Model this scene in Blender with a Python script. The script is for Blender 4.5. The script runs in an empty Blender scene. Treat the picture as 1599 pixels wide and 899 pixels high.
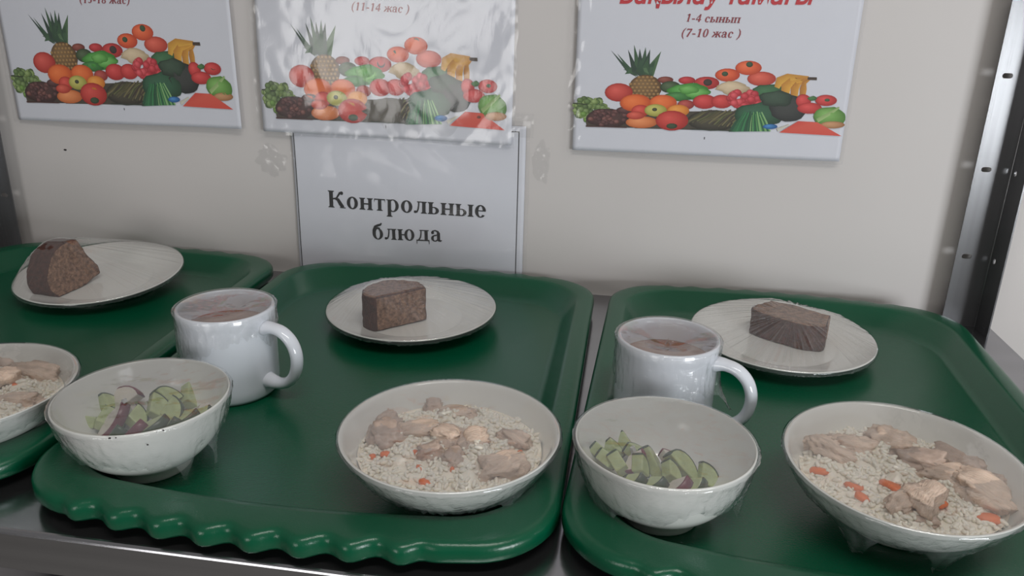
import bpy, bmesh, math, random
from mathutils import Vector, Matrix, noise
from math import sin, cos, pi, sqrt, radians as R

sc = bpy.context.scene
COL = sc.collection
random.seed(7)

# ------------------------------------------------------------------ camera, world, lights, exposure
FPX, IW, IH = 1250.0, 1599.0, 899.0
CAM = Vector((0, -0.89, 0.332))
RW = Matrix(((0.98798781, 0.07315814, -0.13611753),
             (0.15288298, -0.33440826, 0.92994511),
             (0.02251423, -0.93958448, -0.34157592)))      # columns: image right, image down, view axis
cd = bpy.data.cameras.new('camera'); cam = bpy.data.objects.new('camera', cd); COL.objects.link(cam)
m3 = Matrix((RW.col[0], -RW.col[1], -RW.col[2])).transposed()
cam.matrix_world = Matrix.Translation(CAM) @ m3.to_4x4()
cd.sensor_width = 36; cd.lens = FPX / IW * 36; cd.clip_start = 0.01
sc.camera = cam

sc.view_settings.view_transform = 'Standard'; sc.view_settings.look = 'None'
sc.view_settings.gamma = 1; sc.view_settings.use_curve_mapping = False
sc.view_settings.exposure = -0.2
sc.cycles.max_bounces = 10; sc.cycles.transparent_max_bounces = 24
sc.cycles.caustics_reflective = False; sc.cycles.caustics_refractive = False
try: sc.cycles.use_denoising = True
except Exception: pass

wd = bpy.data.worlds.new('room_light'); sc.world = wd; wd.use_nodes = True
wnt = wd.node_tree; wbg = wnt.nodes['Background']; wtc = wnt.nodes.new('ShaderNodeTexCoord'); wse = wnt.nodes.new('ShaderNodeSeparateXYZ'); wra = wnt.nodes.new('ShaderNodeValToRGB')
wma = wnt.nodes.new('ShaderNodeMapRange'); wma.inputs['From Min'].default_value = -1
wnt.links.new(wtc.outputs['Generated'], wse.inputs[0]); wnt.links.new(wse.outputs['Z'], wma.inputs['Value']); wnt.links.new(wma.outputs[0], wra.inputs[0]); wnt.links.new(wra.outputs[0], wbg.inputs[0])
wra.color_ramp.elements[0].position = 0.42; wra.color_ramp.elements[0].color = (0.36, 0.35, 0.34, 1)      # floor of the room
wra.color_ramp.elements[1].position = 0.85; wra.color_ramp.elements[1].color = (1.0, 0.98, 0.96, 1)        # pale ceiling
wbg.inputs[1].default_value = 0.26

def area(name, loc, aim, sx, sy, power, col):
    l = bpy.data.lights.new(name, 'AREA'); l.shape = 'RECTANGLE'; l.size = sx; l.size_y = sy; l.energy = power; l.color = col
    o = bpy.data.objects.new(name, l); COL.objects.link(o); o.location = loc
    o.rotation_euler = (Vector(aim) - Vector(loc)).to_track_quat('-Z', 'Y').to_euler(); return o
area('window_light_near', (-0.84, -1.95, 0.24), (-0.84, 0, 0.24), 0.55, 0.55, 5.2, (1.0, 0.98, 0.96))
area('window_light_far', (1.53, -1.75, 0.12), (0.53, 0, 0.12), 0.78, 0.54, 29, (0.93, 0.97, 1))
area('ceiling_lamp_light', (0.35, -1.15, 1.75), (0.1, -0.35, 0), 1.2, 0.20, 14, (1, 0.97, 0.92))

# ------------------------------------------------------------------ pixel -> place
def ray(u, v):
    return (RW @ Vector(((u - 799.5) / FPX, (v - 449.5) / FPX, 1.0)))
def at_z(u, v, z):
    r = ray(u, v); return CAM + r * ((z - CAM.z) / r.z)
def at_y(u, v, y):
    r = ray(u, v); return CAM + r * ((y - CAM.y) / r.y)

# ------------------------------------------------------------------ helpers
def lin(c):
    return tuple(((x / 255) / 12.92 if x / 255 <= 0.04045 else ((x / 255 + 0.055) / 1.055) ** 2.4) for x in c)
def link(o, parent=None):
    COL.objects.link(o)
    if parent is not None: o.parent = parent
    return o
def mk(name, verts, faces, mats, parent=None, idx=None, smooth=True):
    me = bpy.data.meshes.new(name); me.from_pydata([tuple(v) for v in verts], [], faces)
    for m in (mats if isinstance(mats, (list, tuple)) else [mats]): me.materials.append(m)
    if idx: me.polygons.foreach_set('material_index', idx)
    if smooth: me.polygons.foreach_set('use_smooth', [True] * len(me.polygons))
    me.update()
    return link(bpy.data.objects.new(name, me), parent)
def from_bm(name, bm, mats, parent=None, smooth=True):
    me = bpy.data.meshes.new(name); bmesh.ops.recalc_face_normals(bm, faces=bm.faces); bm.to_mesh(me); bm.free()
    for m in (mats if isinstance(mats, (list, tuple)) else [mats]): me.materials.append(m)
    if smooth: me.polygons.foreach_set('use_smooth', [True] * len(me.polygons))
    return link(bpy.data.objects.new(name, me), parent)
def tag(o, label, cat, group=None, kind=None):
    o['label'] = label; o['category'] = cat
    if group: o['group'] = group
    if kind: o['kind'] = kind
    return o
def empty(name, loc, rot=(0, 0, 0)):
    o = bpy.data.objects.new(name, None); o.empty_display_size = 0.02; o.location = loc; o.rotation_euler = rot; return link(o)
def struct(o):
    o['kind'] = 'structure'; return o
def box_bm(bm, x0, x1, y0, y1, z0, z1):
    vs = [bm.verts.new((x, y, z)) for x in (x0, x1) for y in (y0, y1) for z in (z0, z1)]
    for f in ((0, 1, 3, 2), (4, 6, 7, 5), (0, 4, 5, 1), (2, 3, 7, 6), (0, 2, 6, 4), (1, 5, 7, 3)):
        bm.faces.new([vs[i] for i in f])
def bevel(bm, w, seg=2):
    bmesh.ops.bevel(bm, geom=bm.edges[:], offset=w, segments=seg, affect='EDGES', profile=0.5)
def box(name, x0, x1, y0, y1, z0, z1, m, parent=None, bv=0.0):
    bm = bmesh.new(); box_bm(bm, x0, x1, y0, y1, z0, z1)
    if bv: bevel(bm, bv)
    return from_bm(name, bm, m, parent, smooth=False)
def lathe(profile, seg=96):
    V, F = [], []; n = len(profile); rows = []
    for r, z in profile:
        if r < 1e-7: rows.append([len(V)]); V.append((0, 0, z))
        else:
            rows.append(list(range(len(V), len(V) + seg)))
            V += [(r * cos(2 * pi * k / seg), r * sin(2 * pi * k / seg), z) for k in range(seg)]
    for a, b in zip(rows, rows[1:]):
        for k in range(seg):
            k2 = (k + 1) % seg
            if len(a) == 1 and len(b) == 1: continue
            if len(a) == 1: F.append((a[0], b[k2], b[k]))
            elif len(b) == 1: F.append((a[k], a[k2], b[0]))
            else: F.append((a[k], a[k2], b[k2], b[k]))
    return V, F
def spline(pts, n=6):
    out = []
    P = [pts[0]] + list(pts) + [pts[-1]]
    for i in range(1, len(P) - 2):
        p0, p1, p2, p3 = P[i - 1], P[i], P[i + 1], P[i + 2]
        for k in range(n):
            t = k / n
            out.append(tuple(0.5 * (2 * b + (c - a) * t + (2 * a - 5 * b + 4 * c - d) * t * t + (3 * b - a - 3 * c + d) * t ** 3) for a, b, c, d in zip(p0, p1, p2, p3)))
    out.append(tuple(pts[-1])); return out
def nz(x, y, z=0.0): return noise.noise(Vector((x, y, z)))
def fbm(x, y, z=0.0, o=4): return noise.fractal(Vector((x, y, z)), 0.9, 2.1, o)
def sweep(path, radii, seg=16):
    V, F = [], []; n = len(path); up = Vector((0, 1, 0))
    for i in range(n):
        t = (Vector(path[min(i + 1, n - 1)]) - Vector(path[max(i - 1, 0)])).normalized()
        a = up.cross(t).normalized(); b = up
        for k in range(seg):
            w = 2 * pi * k / seg; ra, rb = radii[i]
            V.append(Vector(path[i]) + a * (ra * cos(w)) + b * (rb * sin(w)))
    for i in range(n - 1):
        for k in range(seg):
            k2 = (k + 1) % seg; F.append((i * seg + k, i * seg + k2, (i + 1) * seg + k2, (i + 1) * seg + k))
    F.append(tuple(range(seg - 1, -1, -1))); F.append(tuple((n - 1) * seg + k for k in range(seg)))
    return V, F

# ------------------------------------------------------------------ materials
def new_mat(name):
    m = bpy.data.materials.new(name); m.use_nodes = True; nt = m.node_tree
    return m, nt, nt.nodes['Principled BSDF']
def N(nt, t, **kw):
    n = nt.nodes.new(t)
    for k, v in kw.items():
        if k in n.inputs: n.inputs[k].default_value = v
        else: setattr(n, k, v)
    return n
def coords(nt, scale=(1, 1, 1)):
    tc = N(nt, 'ShaderNodeTexCoord'); mp = N(nt, 'ShaderNodeMapping'); mp.inputs['Scale'].default_value = scale
    nt.links.new(tc.outputs['Object'], mp.inputs['Vector']); return mp.outputs[0]
def pm(name, rgb, rough=0.5, metal=0.0, var=0.06, nscale=40, bump=0.0, bscale=200, spec=0.5, sss=0.0, stretch=(1, 1, 1), coat=0.0):
    m, nt, b = new_mat(name); c = lin(rgb); L = nt.links.new
    v = coords(nt, stretch)
    t = N(nt, 'ShaderNodeTexNoise', Scale=nscale, Detail=4.0); L(v, t.inputs['Vector'])
    cr = N(nt, 'ShaderNodeValToRGB')
    cr.color_ramp.elements[0].position = 0.3; cr.color_ramp.elements[1].position = 0.7
    cr.color_ramp.elements[0].color = (*[x * (1 - var) for x in c], 1); cr.color_ramp.elements[1].color = (*[min(1, x * (1 + var)) for x in c], 1)
    L(t.outputs[0], cr.inputs[0]); L(cr.outputs[0], b.inputs['Base Color'])
    b.inputs['Roughness'].default_value = rough; b.inputs['Metallic'].default_value = metal
    b.inputs['Specular IOR Level'].default_value = spec; b.inputs['Coat Weight'].default_value = coat
    if sss:
        b.inputs['Subsurface Weight'].default_value = sss; b.inputs['Subsurface Radius'].default_value = (1, 0.6, 0.4); b.inputs['Subsurface Scale'].default_value = 0.003
    if bump:
        t2 = N(nt, 'ShaderNodeTexNoise', Scale=bscale, Detail=4.0); L(v, t2.inputs['Vector'])
        bp = N(nt, 'ShaderNodeBump', Strength=bump, Distance=0.001); L(t2.outputs[0], bp.inputs['Height']); L(bp.outputs[0], b.inputs['Normal'])
    return m
M = {}
M['wall'] = pm('wall_paint', (202, 197, 195), 0.5, var=0.015, nscale=6, bump=0.04, bscale=120)
M['panel'] = pm('side_panel_paint', (200, 208, 216), 0.5, var=0.02, nscale=5)
M['floor'] = pm('floor_tiles', (160, 156, 150), 0.5)
M['tray'] = pm('green_tray_plastic', (0, 80, 53), 0.27, var=0.04, nscale=14, bump=0.12, bscale=900, spec=0.55)
M['china'] = pm('white_porcelain', (226, 226, 222), 0.12, var=0.012, nscale=20, spec=0.5, coat=0.3)
M['mug'] = pm('white_mug_glaze', (220, 224, 232), 0.12, var=0.012, nscale=20, spec=0.5, coat=0.3)
M['steel'] = pm('brushed_steel', (164, 164, 168), 0.16, metal=0.95, var=0.06, nscale=30, bump=0.05, bscale=300, stretch=(0.06, 1, 6))
M['steel_post'] = pm('polished_steel_post', (122, 122, 124), 0.26, metal=0.72, var=0.08, nscale=30, bump=0.03, bscale=300, stretch=(5, 5, 0.05))
M['rubber'] = pm('dark_gap', (20, 20, 20), 0.7)
M['paper'] = pm('white_paper', (222, 223, 232), 0.6, var=0.008, nscale=30)
M['ink'] = pm('black_ink', (38, 36, 38), 0.6)
M['ink_red'] = pm('dull_red_ink', (150, 62, 70), 0.6)
M['ink_title'] = pm('bright_red_ink', (200, 48, 56), 0.6)
M['crumb'] = None
M['rice'] = pm('boiled_rice', (246, 238, 224), 0.28, var=0.04, nscale=200, sss=0.2)
M['chicken'] = pm('boiled_chicken', (222, 198, 180), 0.42, var=0.22, nscale=70, bump=1.0, bscale=300, sss=0.12, stretch=(1, 3.5, 1))
M['chicken_skin'] = pm('greyish_chicken_skin', (196, 174, 160), 0.4, var=0.22, nscale=80, bump=0.6, bscale=220, sss=0.1)
M['carrot'] = pm('cooked_carrot', (234, 120, 58), 0.35, var=0.12, nscale=120, bump=0.2, sss=0.1)
M['cuke'] = pm('cucumber_flesh', (178, 190, 138), 0.22, var=0.16, nscale=130, bump=0.2, bscale=300, sss=0.12)
M['cuke_skin'] = pm('cucumber_skin', (52, 74, 40), 0.3, var=0.3, nscale=150)
M['radish'] = pm('radish_flesh', (212, 204, 194), 0.25, var=0.08, nscale=120, sss=0.1)
M['radish_skin'] = pm('radish_skin', (112, 42, 56), 0.3, var=0.2, nscale=100)
M['onion'] = pm('onion_flesh', (206, 204, 204), 0.2, var=0.08, nscale=120, sss=0.1)
M['speck'] = pm('dark_crumb', (34, 30, 30), 0.6)
M['tea'] = pm('fruit_drink', (132, 84, 58), 0.08, var=0.2, nscale=60)
M['apple'] = pm('stewed_apple', (160, 108, 74), 0.3, var=0.2, nscale=90)

def bread_mat(name, c1, c2, pore):
    m, nt, b = new_mat(name); L = nt.links.new; v = coords(nt)
    t = N(nt, 'ShaderNodeTexNoise', Scale=260.0, Detail=6.0); L(v, t.inputs['Vector'])
    w = N(nt, 'ShaderNodeTexVoronoi', Scale=420.0); L(v, w.inputs['Vector'])
    cr = N(nt, 'ShaderNodeValToRGB'); cr.color_ramp.elements[0].position = 0.32; cr.color_ramp.elements[1].position = 0.66
    cr.color_ramp.elements[0].color = (*lin(c1), 1); cr.color_ramp.elements[1].color = (*lin(c2), 1)
    L(t.outputs[0], cr.inputs[0]); L(cr.outputs[0], b.inputs['Base Color']); b.inputs['Roughness'].default_value = 0.8
    ad = N(nt, 'ShaderNodeMath', operation='ADD'); L(t.outputs[0], ad.inputs[0]); L(w.outputs['Distance'], ad.inputs[1])
    bp = N(nt, 'ShaderNodeBump', Strength=pore, Distance=0.0015); L(ad.outputs[0], bp.inputs['Height']); L(bp.outputs[0], b.inputs['Normal'])
    return m
M['crumb'] = bread_mat('rye_crumb', (98, 67, 50), (160, 122, 98), 0.9)
M['crust'] = bread_mat('rye_crust', (54, 27, 20), (80, 44, 34), 0.35)

def film_mat(name, haze=0.05, rough=0.07, bump=0.35, scale=(1, 1, 1), bs=90.0, gain=1.0, ior=1.45, crease=0.0):
    m = bpy.data.materials.new(name); m.use_nodes = True; nt = m.node_tree; nt.nodes.clear(); L = nt.links.new
    out = N(nt, 'ShaderNodeOutputMaterial'); tr = N(nt, 'ShaderNodeBsdfTransparent'); gl = N(nt, 'ShaderNodeBsdfGlossy', Roughness=rough)
    tr.inputs[0].default_value = (0.985, 0.985, 0.985, 1)
    df = N(nt, 'ShaderNodeBsdfDiffuse'); df.inputs[0].default_value = (0.85, 0.86, 0.88, 1)
    v = coords(nt, scale)
    t = N(nt, 'ShaderNodeTexNoise', Scale=bs, Detail=5.0, Roughness=0.6, Distortion=0.6); L(v, t.inputs['Vector'])
    bp = N(nt, 'ShaderNodeBump', Strength=bump, Distance=0.0012); L(t.outputs[0], bp.inputs['Height'])
    if crease:      # sharp folds between smooth facets
        vo = N(nt, 'ShaderNodeTexVoronoi', Scale=crease); mxv = N(nt, 'ShaderNodeMixRGB'); mxv.inputs[0].default_value = 0.03
        L(v, mxv.inputs[1]); L(t.outputs[1], mxv.inputs[2]); L(mxv.outputs[0], vo.inputs['Vector'])
        ad = N(nt, 'ShaderNodeMath', operation='MULTIPLY_ADD'); ad.inputs[1].default_value = 1.1; L(vo.outputs['Distance'], ad.inputs[0]); L(t.outputs[0], ad.inputs[2]); L(ad.outputs[0], bp.inputs['Height'])
    fr = N(nt, 'ShaderNodeFresnel', IOR=ior); ge = N(nt, 'ShaderNodeNewGeometry'); mi = N(nt, 'ShaderNodeMapRange')
    mi.inputs['To Min'].default_value = ior; mi.inputs['To Max'].default_value = 1 / ior; L(ge.outputs['Backfacing'], mi.inputs['Value']); L(mi.outputs[0], fr.inputs['IOR'])
    L(bp.outputs[0], fr.inputs['Normal']); L(bp.outputs[0], gl.inputs['Normal'])
    mu = N(nt, 'ShaderNodeMath', operation='MULTIPLY'); mu.inputs[1].default_value = gain; mu.use_clamp = True; L(fr.outputs[0], mu.inputs[0])
    m1 = N(nt, 'ShaderNodeMixShader'); m1.inputs[0].default_value = haze; L(tr.outputs[0], m1.inputs[1]); L(df.outputs[0], m1.inputs[2])
    m2 = N(nt, 'ShaderNodeMixShader'); L(mu.outputs[0], m2.inputs[0]); L(m1.outputs[0], m2.inputs[1]); L(gl.outputs[0], m2.inputs[2])
    L(m2.outputs[0], out.inputs[0]); return m
M['film'] = film_mat('cling_film', 0.06, 0.05, 0.25, bs=40.0, gain=1.8)
M['film_skirt'] = film_mat('crumpled_cling_film', 0.10, 0.06, 0.32, bs=130.0, gain=1.9, crease=110.0)
M['film_tent'] = film_mat('stretched_cling_film', 0.05, 0.06, 0.25, bs=60.0, gain=1.7)
M['pouch'] = film_mat('clear_plastic_sleeve', 0.03, 0.10, 0.15, scale=(1, 1, 1), bs=16.0, gain=1.3)
M['pouch_rough'] = film_mat('wrinkled_plastic_sleeve', 0.05, 0.16, 0.55, scale=(1, 1, 0.5), bs=26.0, gain=1.9)
M['tape'] = film_mat('clear_tape', 0.03, 0.10, 0.35, bs=120.0, gain=1.1)
def print_mat():
    m, nt, b = new_mat('printed_ink_colours'); a = N(nt, 'ShaderNodeVertexColor'); a.layer_name = 'Col'
    nt.links.new(a.outputs[0], b.inputs['Base Color']); b.inputs['Roughness'].default_value = 0.55; return m
M['print'] = print_mat()

# ------------------------------------------------------------------ the setting
WY = 0.02
struct(box('wall_back', -2.2, 1.2, WY, WY + 0.1, -0.95, 1.6, M['wall']))
struct(box('floor', -2.4, 2.4, -3.6, 0.3, -1.0, -0.95, M['floor']))

# ------------------------------------------------------------------ shelving rack: panel, post flanges with slots
rack = tag(empty('shelving_rack', (0, 0, 0)), 'brushed stainless steel shelf with slotted corner posts under the three green trays', 'shelf')
prof = [(0.012, 0.0), (-0.5075, 0.0), (-0.5088, -0.0002), (-0.5098, -0.0007), (-0.5105, -0.0014), (-0.511, -0.0026), (-0.511, -0.030), (-0.509, -0.032), (-0.492, -0.032),
        (-0.492, -0.030), (-0.5085, -0.030), (-0.5085, -0.008), (-0.506, -0.003), (-0.500, -0.002), (0.012, -0.002)]
V = [(x, y, z) for x in (-0.86, 0.403) for y, z in prof]; n = len(prof)
F = [(i, (i + 1) % n, n + (i + 1) % n, n + i) for i in range(n)] + [tuple(range(n))[::-1], tuple(range(n, 2 * n))]
o = mk('shelf_panel', V, F, M['steel'], rack, smooth=False)
box('lower_panel', -0.80, 0.385, -0.505, -0.03, -0.36, -0.335, M['steel'], rack, 0.001)
box('side_lip', 0.4032, 0.406, -0.505, 0.012, -0.03, -0.0004, M['steel'], rack, 0.0006)
def flange(name, x, y, ax, width, slots, parent):
    """sheet strip with oblong holes (centre u, centre z, half length, half height); ax: direction of its width"""
    from mathutils.geometry import tessellate_polygon
    z0, z1 = -0.94, 1.1; V, F = [], []; prev = z0
    for i, (uc, zc, hl, hh) in enumerate(slots):
        nxt = z1 if i == len(slots) - 1 else (zc + slots[i + 1][1]) / 2
        outer = [(0, prev), (width, prev), (width, nxt), (0, nxt)]; hole = []; st = max(0, hl - hh)
        for k in range(16):
            a = 2 * pi * (k + 0.5) / 16; hole.append((uc + (st if cos(a) > 0 else -st) + hh * cos(a) * (1 if hl >= hh else hl / hh), zc + hh * sin(a)))
        tris = tessellate_polygon([[Vector((u, z, 0)) for u, z in outer], [Vector((u, z, 0)) for u, z in reversed(hole)]])
        b = len(V); V += [(x + ax[0] * u, y + ax[1] * u, z) for u, z in outer + hole[::-1]]; F += [tuple(b + q for q in t) for t in tris]; prev = nxt
    bm = bmesh.new(); vs = [bm.verts.new(v) for v in V]
    for f in F: bm.faces.new([vs[q] for q in f])
    bmesh.ops.remove_doubles(bm, verts=bm.verts, dist=1e-6)
    o = from_bm(name, bm, M['steel_post'], parent, smooth=False)
    sm = o.modifiers.new('sheet', 'SOLIDIFY'); sm.thickness = 0.0015; sm.offset = 0
    return o
SL = [0.0801 + 0.0945 * k for k in range(-10, 11)]
sA = [(0.0110, z, 0.0050, 0.0026) for z in SL]
sB = [(0.0105, z - 0.001, 0.0026, 0.0032) for z in SL]
pr = mk('corner_post', *sweep([(0.3895, 0.0, -0.94), (0.3895, 0.0, 1.1)], [(0.0019, 0.0019)] * 2, 12), M['steel_post'], rack)
flange('wall_flange', 0.3535, 0.0, (1, 0), 0.036, sA, pr); flange('side_flange', 0.3895, -0.0, (0, -1), 0.034, sB, pr)
pl_ = mk('corner_post', *sweep([(-0.812, 0.0, -0.94), (-0.812, 0.0, 1.1)], [(0.0019, 0.0019)] * 2, 12), M['steel_post'], rack)
flange('wall_flange', -0.776, 0.0, (-1, 0), 0.036, sA, pl_); flange('side_flange', -0.812, -0.0, (0, -1), 0.034, sB, pl_)

# ------------------------------------------------------------------ trays
def rrect(x0, x1, y0, y1, r, nx=72, ny=40, nc=10):
    """rounded rectangle, counter-clockwise, fixed vertex count: (x, y, normal x, normal y, side, t)"""
    P = []
    def side(ax, ay, bx, by, n, nxx, nyy, s):
        for k in range(n): t = k / n; P.append((ax + (bx - ax) * t, ay + (by - ay) * t, nxx, nyy, s, t))
    def corner(cx, cy, a0):
        for k in range(nc): a = a0 + (pi / 2) * k / nc; P.append((cx + r * cos(a), cy + r * sin(a), cos(a), sin(a), 'c', 0))
    side(x0 + r, y0, x1 - r, y0, nx, 0, -1, 'f'); corner(x1 - r, y0 + r, -pi / 2)
    side(x1, y0 + r, x1, y1 - r, ny, 1, 0, 's'); corner(x1 - r, y1 - r, 0)
    side(x1 - r, y1, x0 + r, y1, nx, 0, 1, 'b'); corner(x0 + r, y1 - r, pi / 2)
    side(x0, y1 - r, x0, y0 + r, ny, -1, 0, 's'); corner(x0 + r, y0 + r, pi)
    return P
TW, TL, TR = 0.369, 0.481, 0.045
def tray_mesh():
    loops = []
    # (front inset, side inset, back inset, corner radius, z, wave weight)
    spec = [(0.006, 0.006, 0.006, TR - 0.004, 0.0085, 0.75), (0.0012, 0.0012, 0.0012, TR, 0.0085, 1), (0.0, 0.0, 0.0, TR, 0.0105, 1), (0.0, 0.0, 0.0, TR, 0.0175, 1),
            (0.0012, 0.0012, 0.0012, TR, 0.0203, 1), (0.0035, 0.0035, 0.0035, TR, 0.0219, 0.97), (0.0065, 0.006, 0.006, TR, 0.0225, 0.8), (0.013, 0.009, 0.010, TR, 0.0226, 0.25),
            (0.024, 0.0155, 0.017, 0.05, 0.0226, 0), (0.029, 0.0175, 0.019, 0.05, 0.0219, 0), (0.031, 0.0195, 0.021, 0.05, 0.0202, 0),
            (0.040, 0.0300, 0.038, 0.05, 0.0080, 0), (0.043, 0.0330, 0.043, 0.05, 0.0052, 0), (0.048, 0.0370, 0.048, 0.048, 0.0040, 0)]
    under = [(0.047, 0.0365, 0.047, 0.05, 0.0, 0), (0.041, 0.031, 0.041, 0.05, 0.001, 0), (0.028, 0.018, 0.019, 0.05, 0.0190, 0), (0.010, 0.008, 0.008, TR, 0.0190, 0.4), (0.0065, 0.0062, 0.0062, TR - 0.003, 0.017, 0.72)]
    def loop(s):
        f, sd, b, r, z, w = s; out = []
        for x, y, nx_, ny_, side, t in rrect(-TW / 2 + sd, TW / 2 - sd, f, TL - b, r):
            if w and side in 'fb':
                amp = 0.0034 if side == 'f' else 0.0022
                win = max(0, min(1, t / 0.05, (1 - t - (0.09 if side == 'f' else 0)) / 0.05))
                x_un = x
                d = amp * w * win * cos(2 * pi * x_un / 0.0312)
                y -= d if side == 'f' else -d
            q = 1 - (2 * x / TW) ** 2; e = max(0.0, 1 - 2 * min(y, TL - y) / TL); e = e * e * (3 - 2 * e)
            y += (-0.0215 if y < TL / 2 else 0.020) * q * e          # both ends bow outwards
            out.append((x, y, z))
        return out
    L = [loop(s) for s in spec] + []
    n = len(L[0]); V = []; F = []
    allL = L
    for l in allL: V += l
    for i in range(len(allL) - 1):
        for k in range(n):
            k2 = (k + 1) % n; F.append((i * n + k, i * n + k2, (i + 1) * n + k2, (i + 1) * n + k))
    F.append(tuple((len(allL) - 1) * n + k for k in range(n)))
    base = len(V); U = [loop(s) for s in under]
    for l in U: V += l
    F.append(tuple(base + k for k in range(n))[::-1])
    for i in range(len(U) - 1):
        for k in range(n):
            k2 = (k + 1) % n; F.append((base + i * n + k2, base + i * n + k, base + (i + 1) * n + k, base + (i + 1) * n + k2)[::-1])
    j = base + (len(U) - 1) * n
    for k in range(n):
        k2 = (k + 1) % n; F.append((j + k, j + k2, k2, k))
    return V, F
V, F = tray_mesh()
t2 = mk('serving_tray', V, F, M['tray']); bmx = bmesh.new(); bmx.from_mesh(t2.data); bmesh.ops.recalc_face_normals(bmx, faces=bmx.faces); bmx.to_mesh(t2.data); bmx.free()
t2.location = (-0.2138, -0.4900, 0.0003); t2.rotation_euler = (0, 0, R(0.1))
tag(t2, 'green plastic tray standing in the middle between the two other green trays', 'tray', 'green canteen trays')
t3 = t2.copy(); COL.objects.link(t3); t3.location = (0.1543, -0.494, 0.0003); t3.rotation_euler = (0, 0, R(-2.2))
tag(t3, 'green plastic tray against the slotted steel post on the right', 'tray', 'green canteen trays')
t1 = t2.copy(); COL.objects.link(t1); t1.location = (-0.588, -0.488, 0.0003); t1.rotation_euler = (0, 0, R(1.3))
tag(t1, 'green plastic tray cut by the left picture edge beside the left steel post', 'tray', 'green canteen trays')
FZ = 0.0045       # tray floor

# ------------------------------------------------------------------ crockery with cling film
def shell(outer, inner, n=5):
    return spline(outer, n) + spline(inner, n)[0:]
def film_skirt(R0, z0, prof, depth, seed, dents=(), tabs=(), sag=0.0015, NS=224, extra=None):
    """flat top over the rim and a crumpled skirt hugging prof = [(r, z)...] going down from the rim; in vessel space"""
    V, F, idx = [], [], []; nt, ns = 22, 16
    V.append([0, 0, z0 - sag]); rows = []
    for i in range(1, nt + 1):
        r = R0 * i / nt; row = []
        for k in range(NS):
            a = 2 * pi * k / NS; x, y = r * cos(a), r * sin(a)
            z = z0 - sag * (1 - (r / R0) ** 2) + 0.0006 * fbm(x * 40 + seed, y * 40, seed) * (1 - (r / R0) ** 4)
            for dx, dy, h, w in dents:
                z += h * math.exp(-((x - dx) ** 2 + (y - dy) ** 2) / w ** 2)
            row.append(len(V)); V.append([x, y, z])
        rows.append(row)
    # arc length table of the profile
    P = [(R0 + 0.0011, z0 - 0.0012)] + list(prof); S = [0]
    for a, b in zip(P, P[1:]): S.append(S[-1] + math.dist(a, b))
    def pa(s):
        s = min(s, S[-1] - 1e-6)
        for i in range(len(S) - 1):
            if s <= S[i + 1]:
                t = (s - S[i]) / (S[i + 1] - S[i]); a, b = P[i], P[i + 1]
                nx, nzv = (a[1] - b[1]), (b[0] - a[0]); l = math.hypot(nx, nzv); return (a[0] + (b[0] - a[0]) * t, a[1] + (b[1] - a[1]) * t, nx / l, nzv / l)
    for i in range(ns + 1):
        row = []
        for k in range(NS):
            a = 2 * pi * k / NS
            ca, sa = cos(a), sin(a)
            dmax = depth * S[-1] * (0.82 + 0.35 * fbm(ca * 2 + seed, sa * 2, 3.1) + 0.10 * nz(ca * 14, sa * 14, seed))
            fl = 0.0
            for ta, tw, tl, tf in tabs:
                d = (a - ta + pi) % (2 * pi) - pi; g = math.exp(-(d / tw) ** 2); dmax += tl * g; fl += tf * g
            dmax = max(0.004, min(dmax, S[-1] * 0.99)); s = dmax * i / ns
            r, z, nx, nzv = pa(s); q = i / ns
            wr = 0.0010 * abs(nz(ca * 9 + seed, sa * 9, z * 60)) + 0.0012 * abs(nz(ca * 26, sa * 26, z * 90 + seed)) * (0.4 + q) + 0.0009 * abs(nz(ca * 60, sa * 60, z * 160 + seed)) * (0.3 + q)
            off = 0.0007 + wr + fl * q ** 3
            row.append(len(V)); V.append([(r + nx * off) * ca, (r + nx * off) * sa, max(0.002, z + nzv * off)])
        rows.append(row)
    for k in range(NS): F.append((0, rows[0][k], rows[0][(k + 1) % NS])); idx.append(0)
    for i in range(len(rows) - 1):
        for k in range(NS):
            k2 = (k + 1) % NS; F.append((rows[i][k], rows[i + 1][k], rows[i + 1][k2], rows[i][k2])); idx.append(0 if i < nt else 1)
    return V, F, idx

# --- mugs
MH, MR = 0.0775, 0.0402
mo = [(0, 0.0008), (0.030, 0.0008), (0.0325, 0.0), (0.0365, 0.0006), (0.0392, 0.004), (0.0398, 0.012), (0.0400, 0.04), (0.0402, 0.070), (0.0402, 0.0765), (0.0396, 0.0775), (0.0382, 0.0777), (0.0372, 0.0768), (0.0366, 0.073), (0.0362, 0.04), (0.0355, 0.012), (0.032, 0.006), (0, 0.005)]
def make_mug(loc, rz, label):
    t = tag(empty('mug', loc, (0, 0, rz)), label, 'mug', 'white mugs of fruit drink')
    V, F = lathe(mo); mk('mug_body', V, F, M['mug'], t)
    path = spline([(0.0375, 0, 0.0635), (0.0470, 0, 0.0652), (0.0580, 0, 0.0630), (0.0668, 0, 0.0550), (0.0705, 0, 0.0425), (0.0680, 0, 0.0285), (0.0600, 0, 0.0185), (0.0490, 0, 0.0150), (0.0375, 0, 0.0165)], 6)
    nn = len(path); rad = []
    for i in range(nn):
        q = abs(2 * i / (nn - 1) - 1); e = max(0, (q - 0.72) / 0.28); rad.append((0.0046 + 0.0022 * e, 0.0062 + 0.0020 * e))
    V, F = sweep(path, rad, 18); mk('handle', V, F, M['mug'], t); return t
mug1 = make_mug((-0.3305, -0.303, FZ), R(-14), 'white mug at the back of the middle tray, behind the cucumber and radish bowl')
mug3 = make_mug((0.0392, -0.2925, FZ), R(-24), 'white mug in crumpled cling film on the tray by the slotted post')
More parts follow.
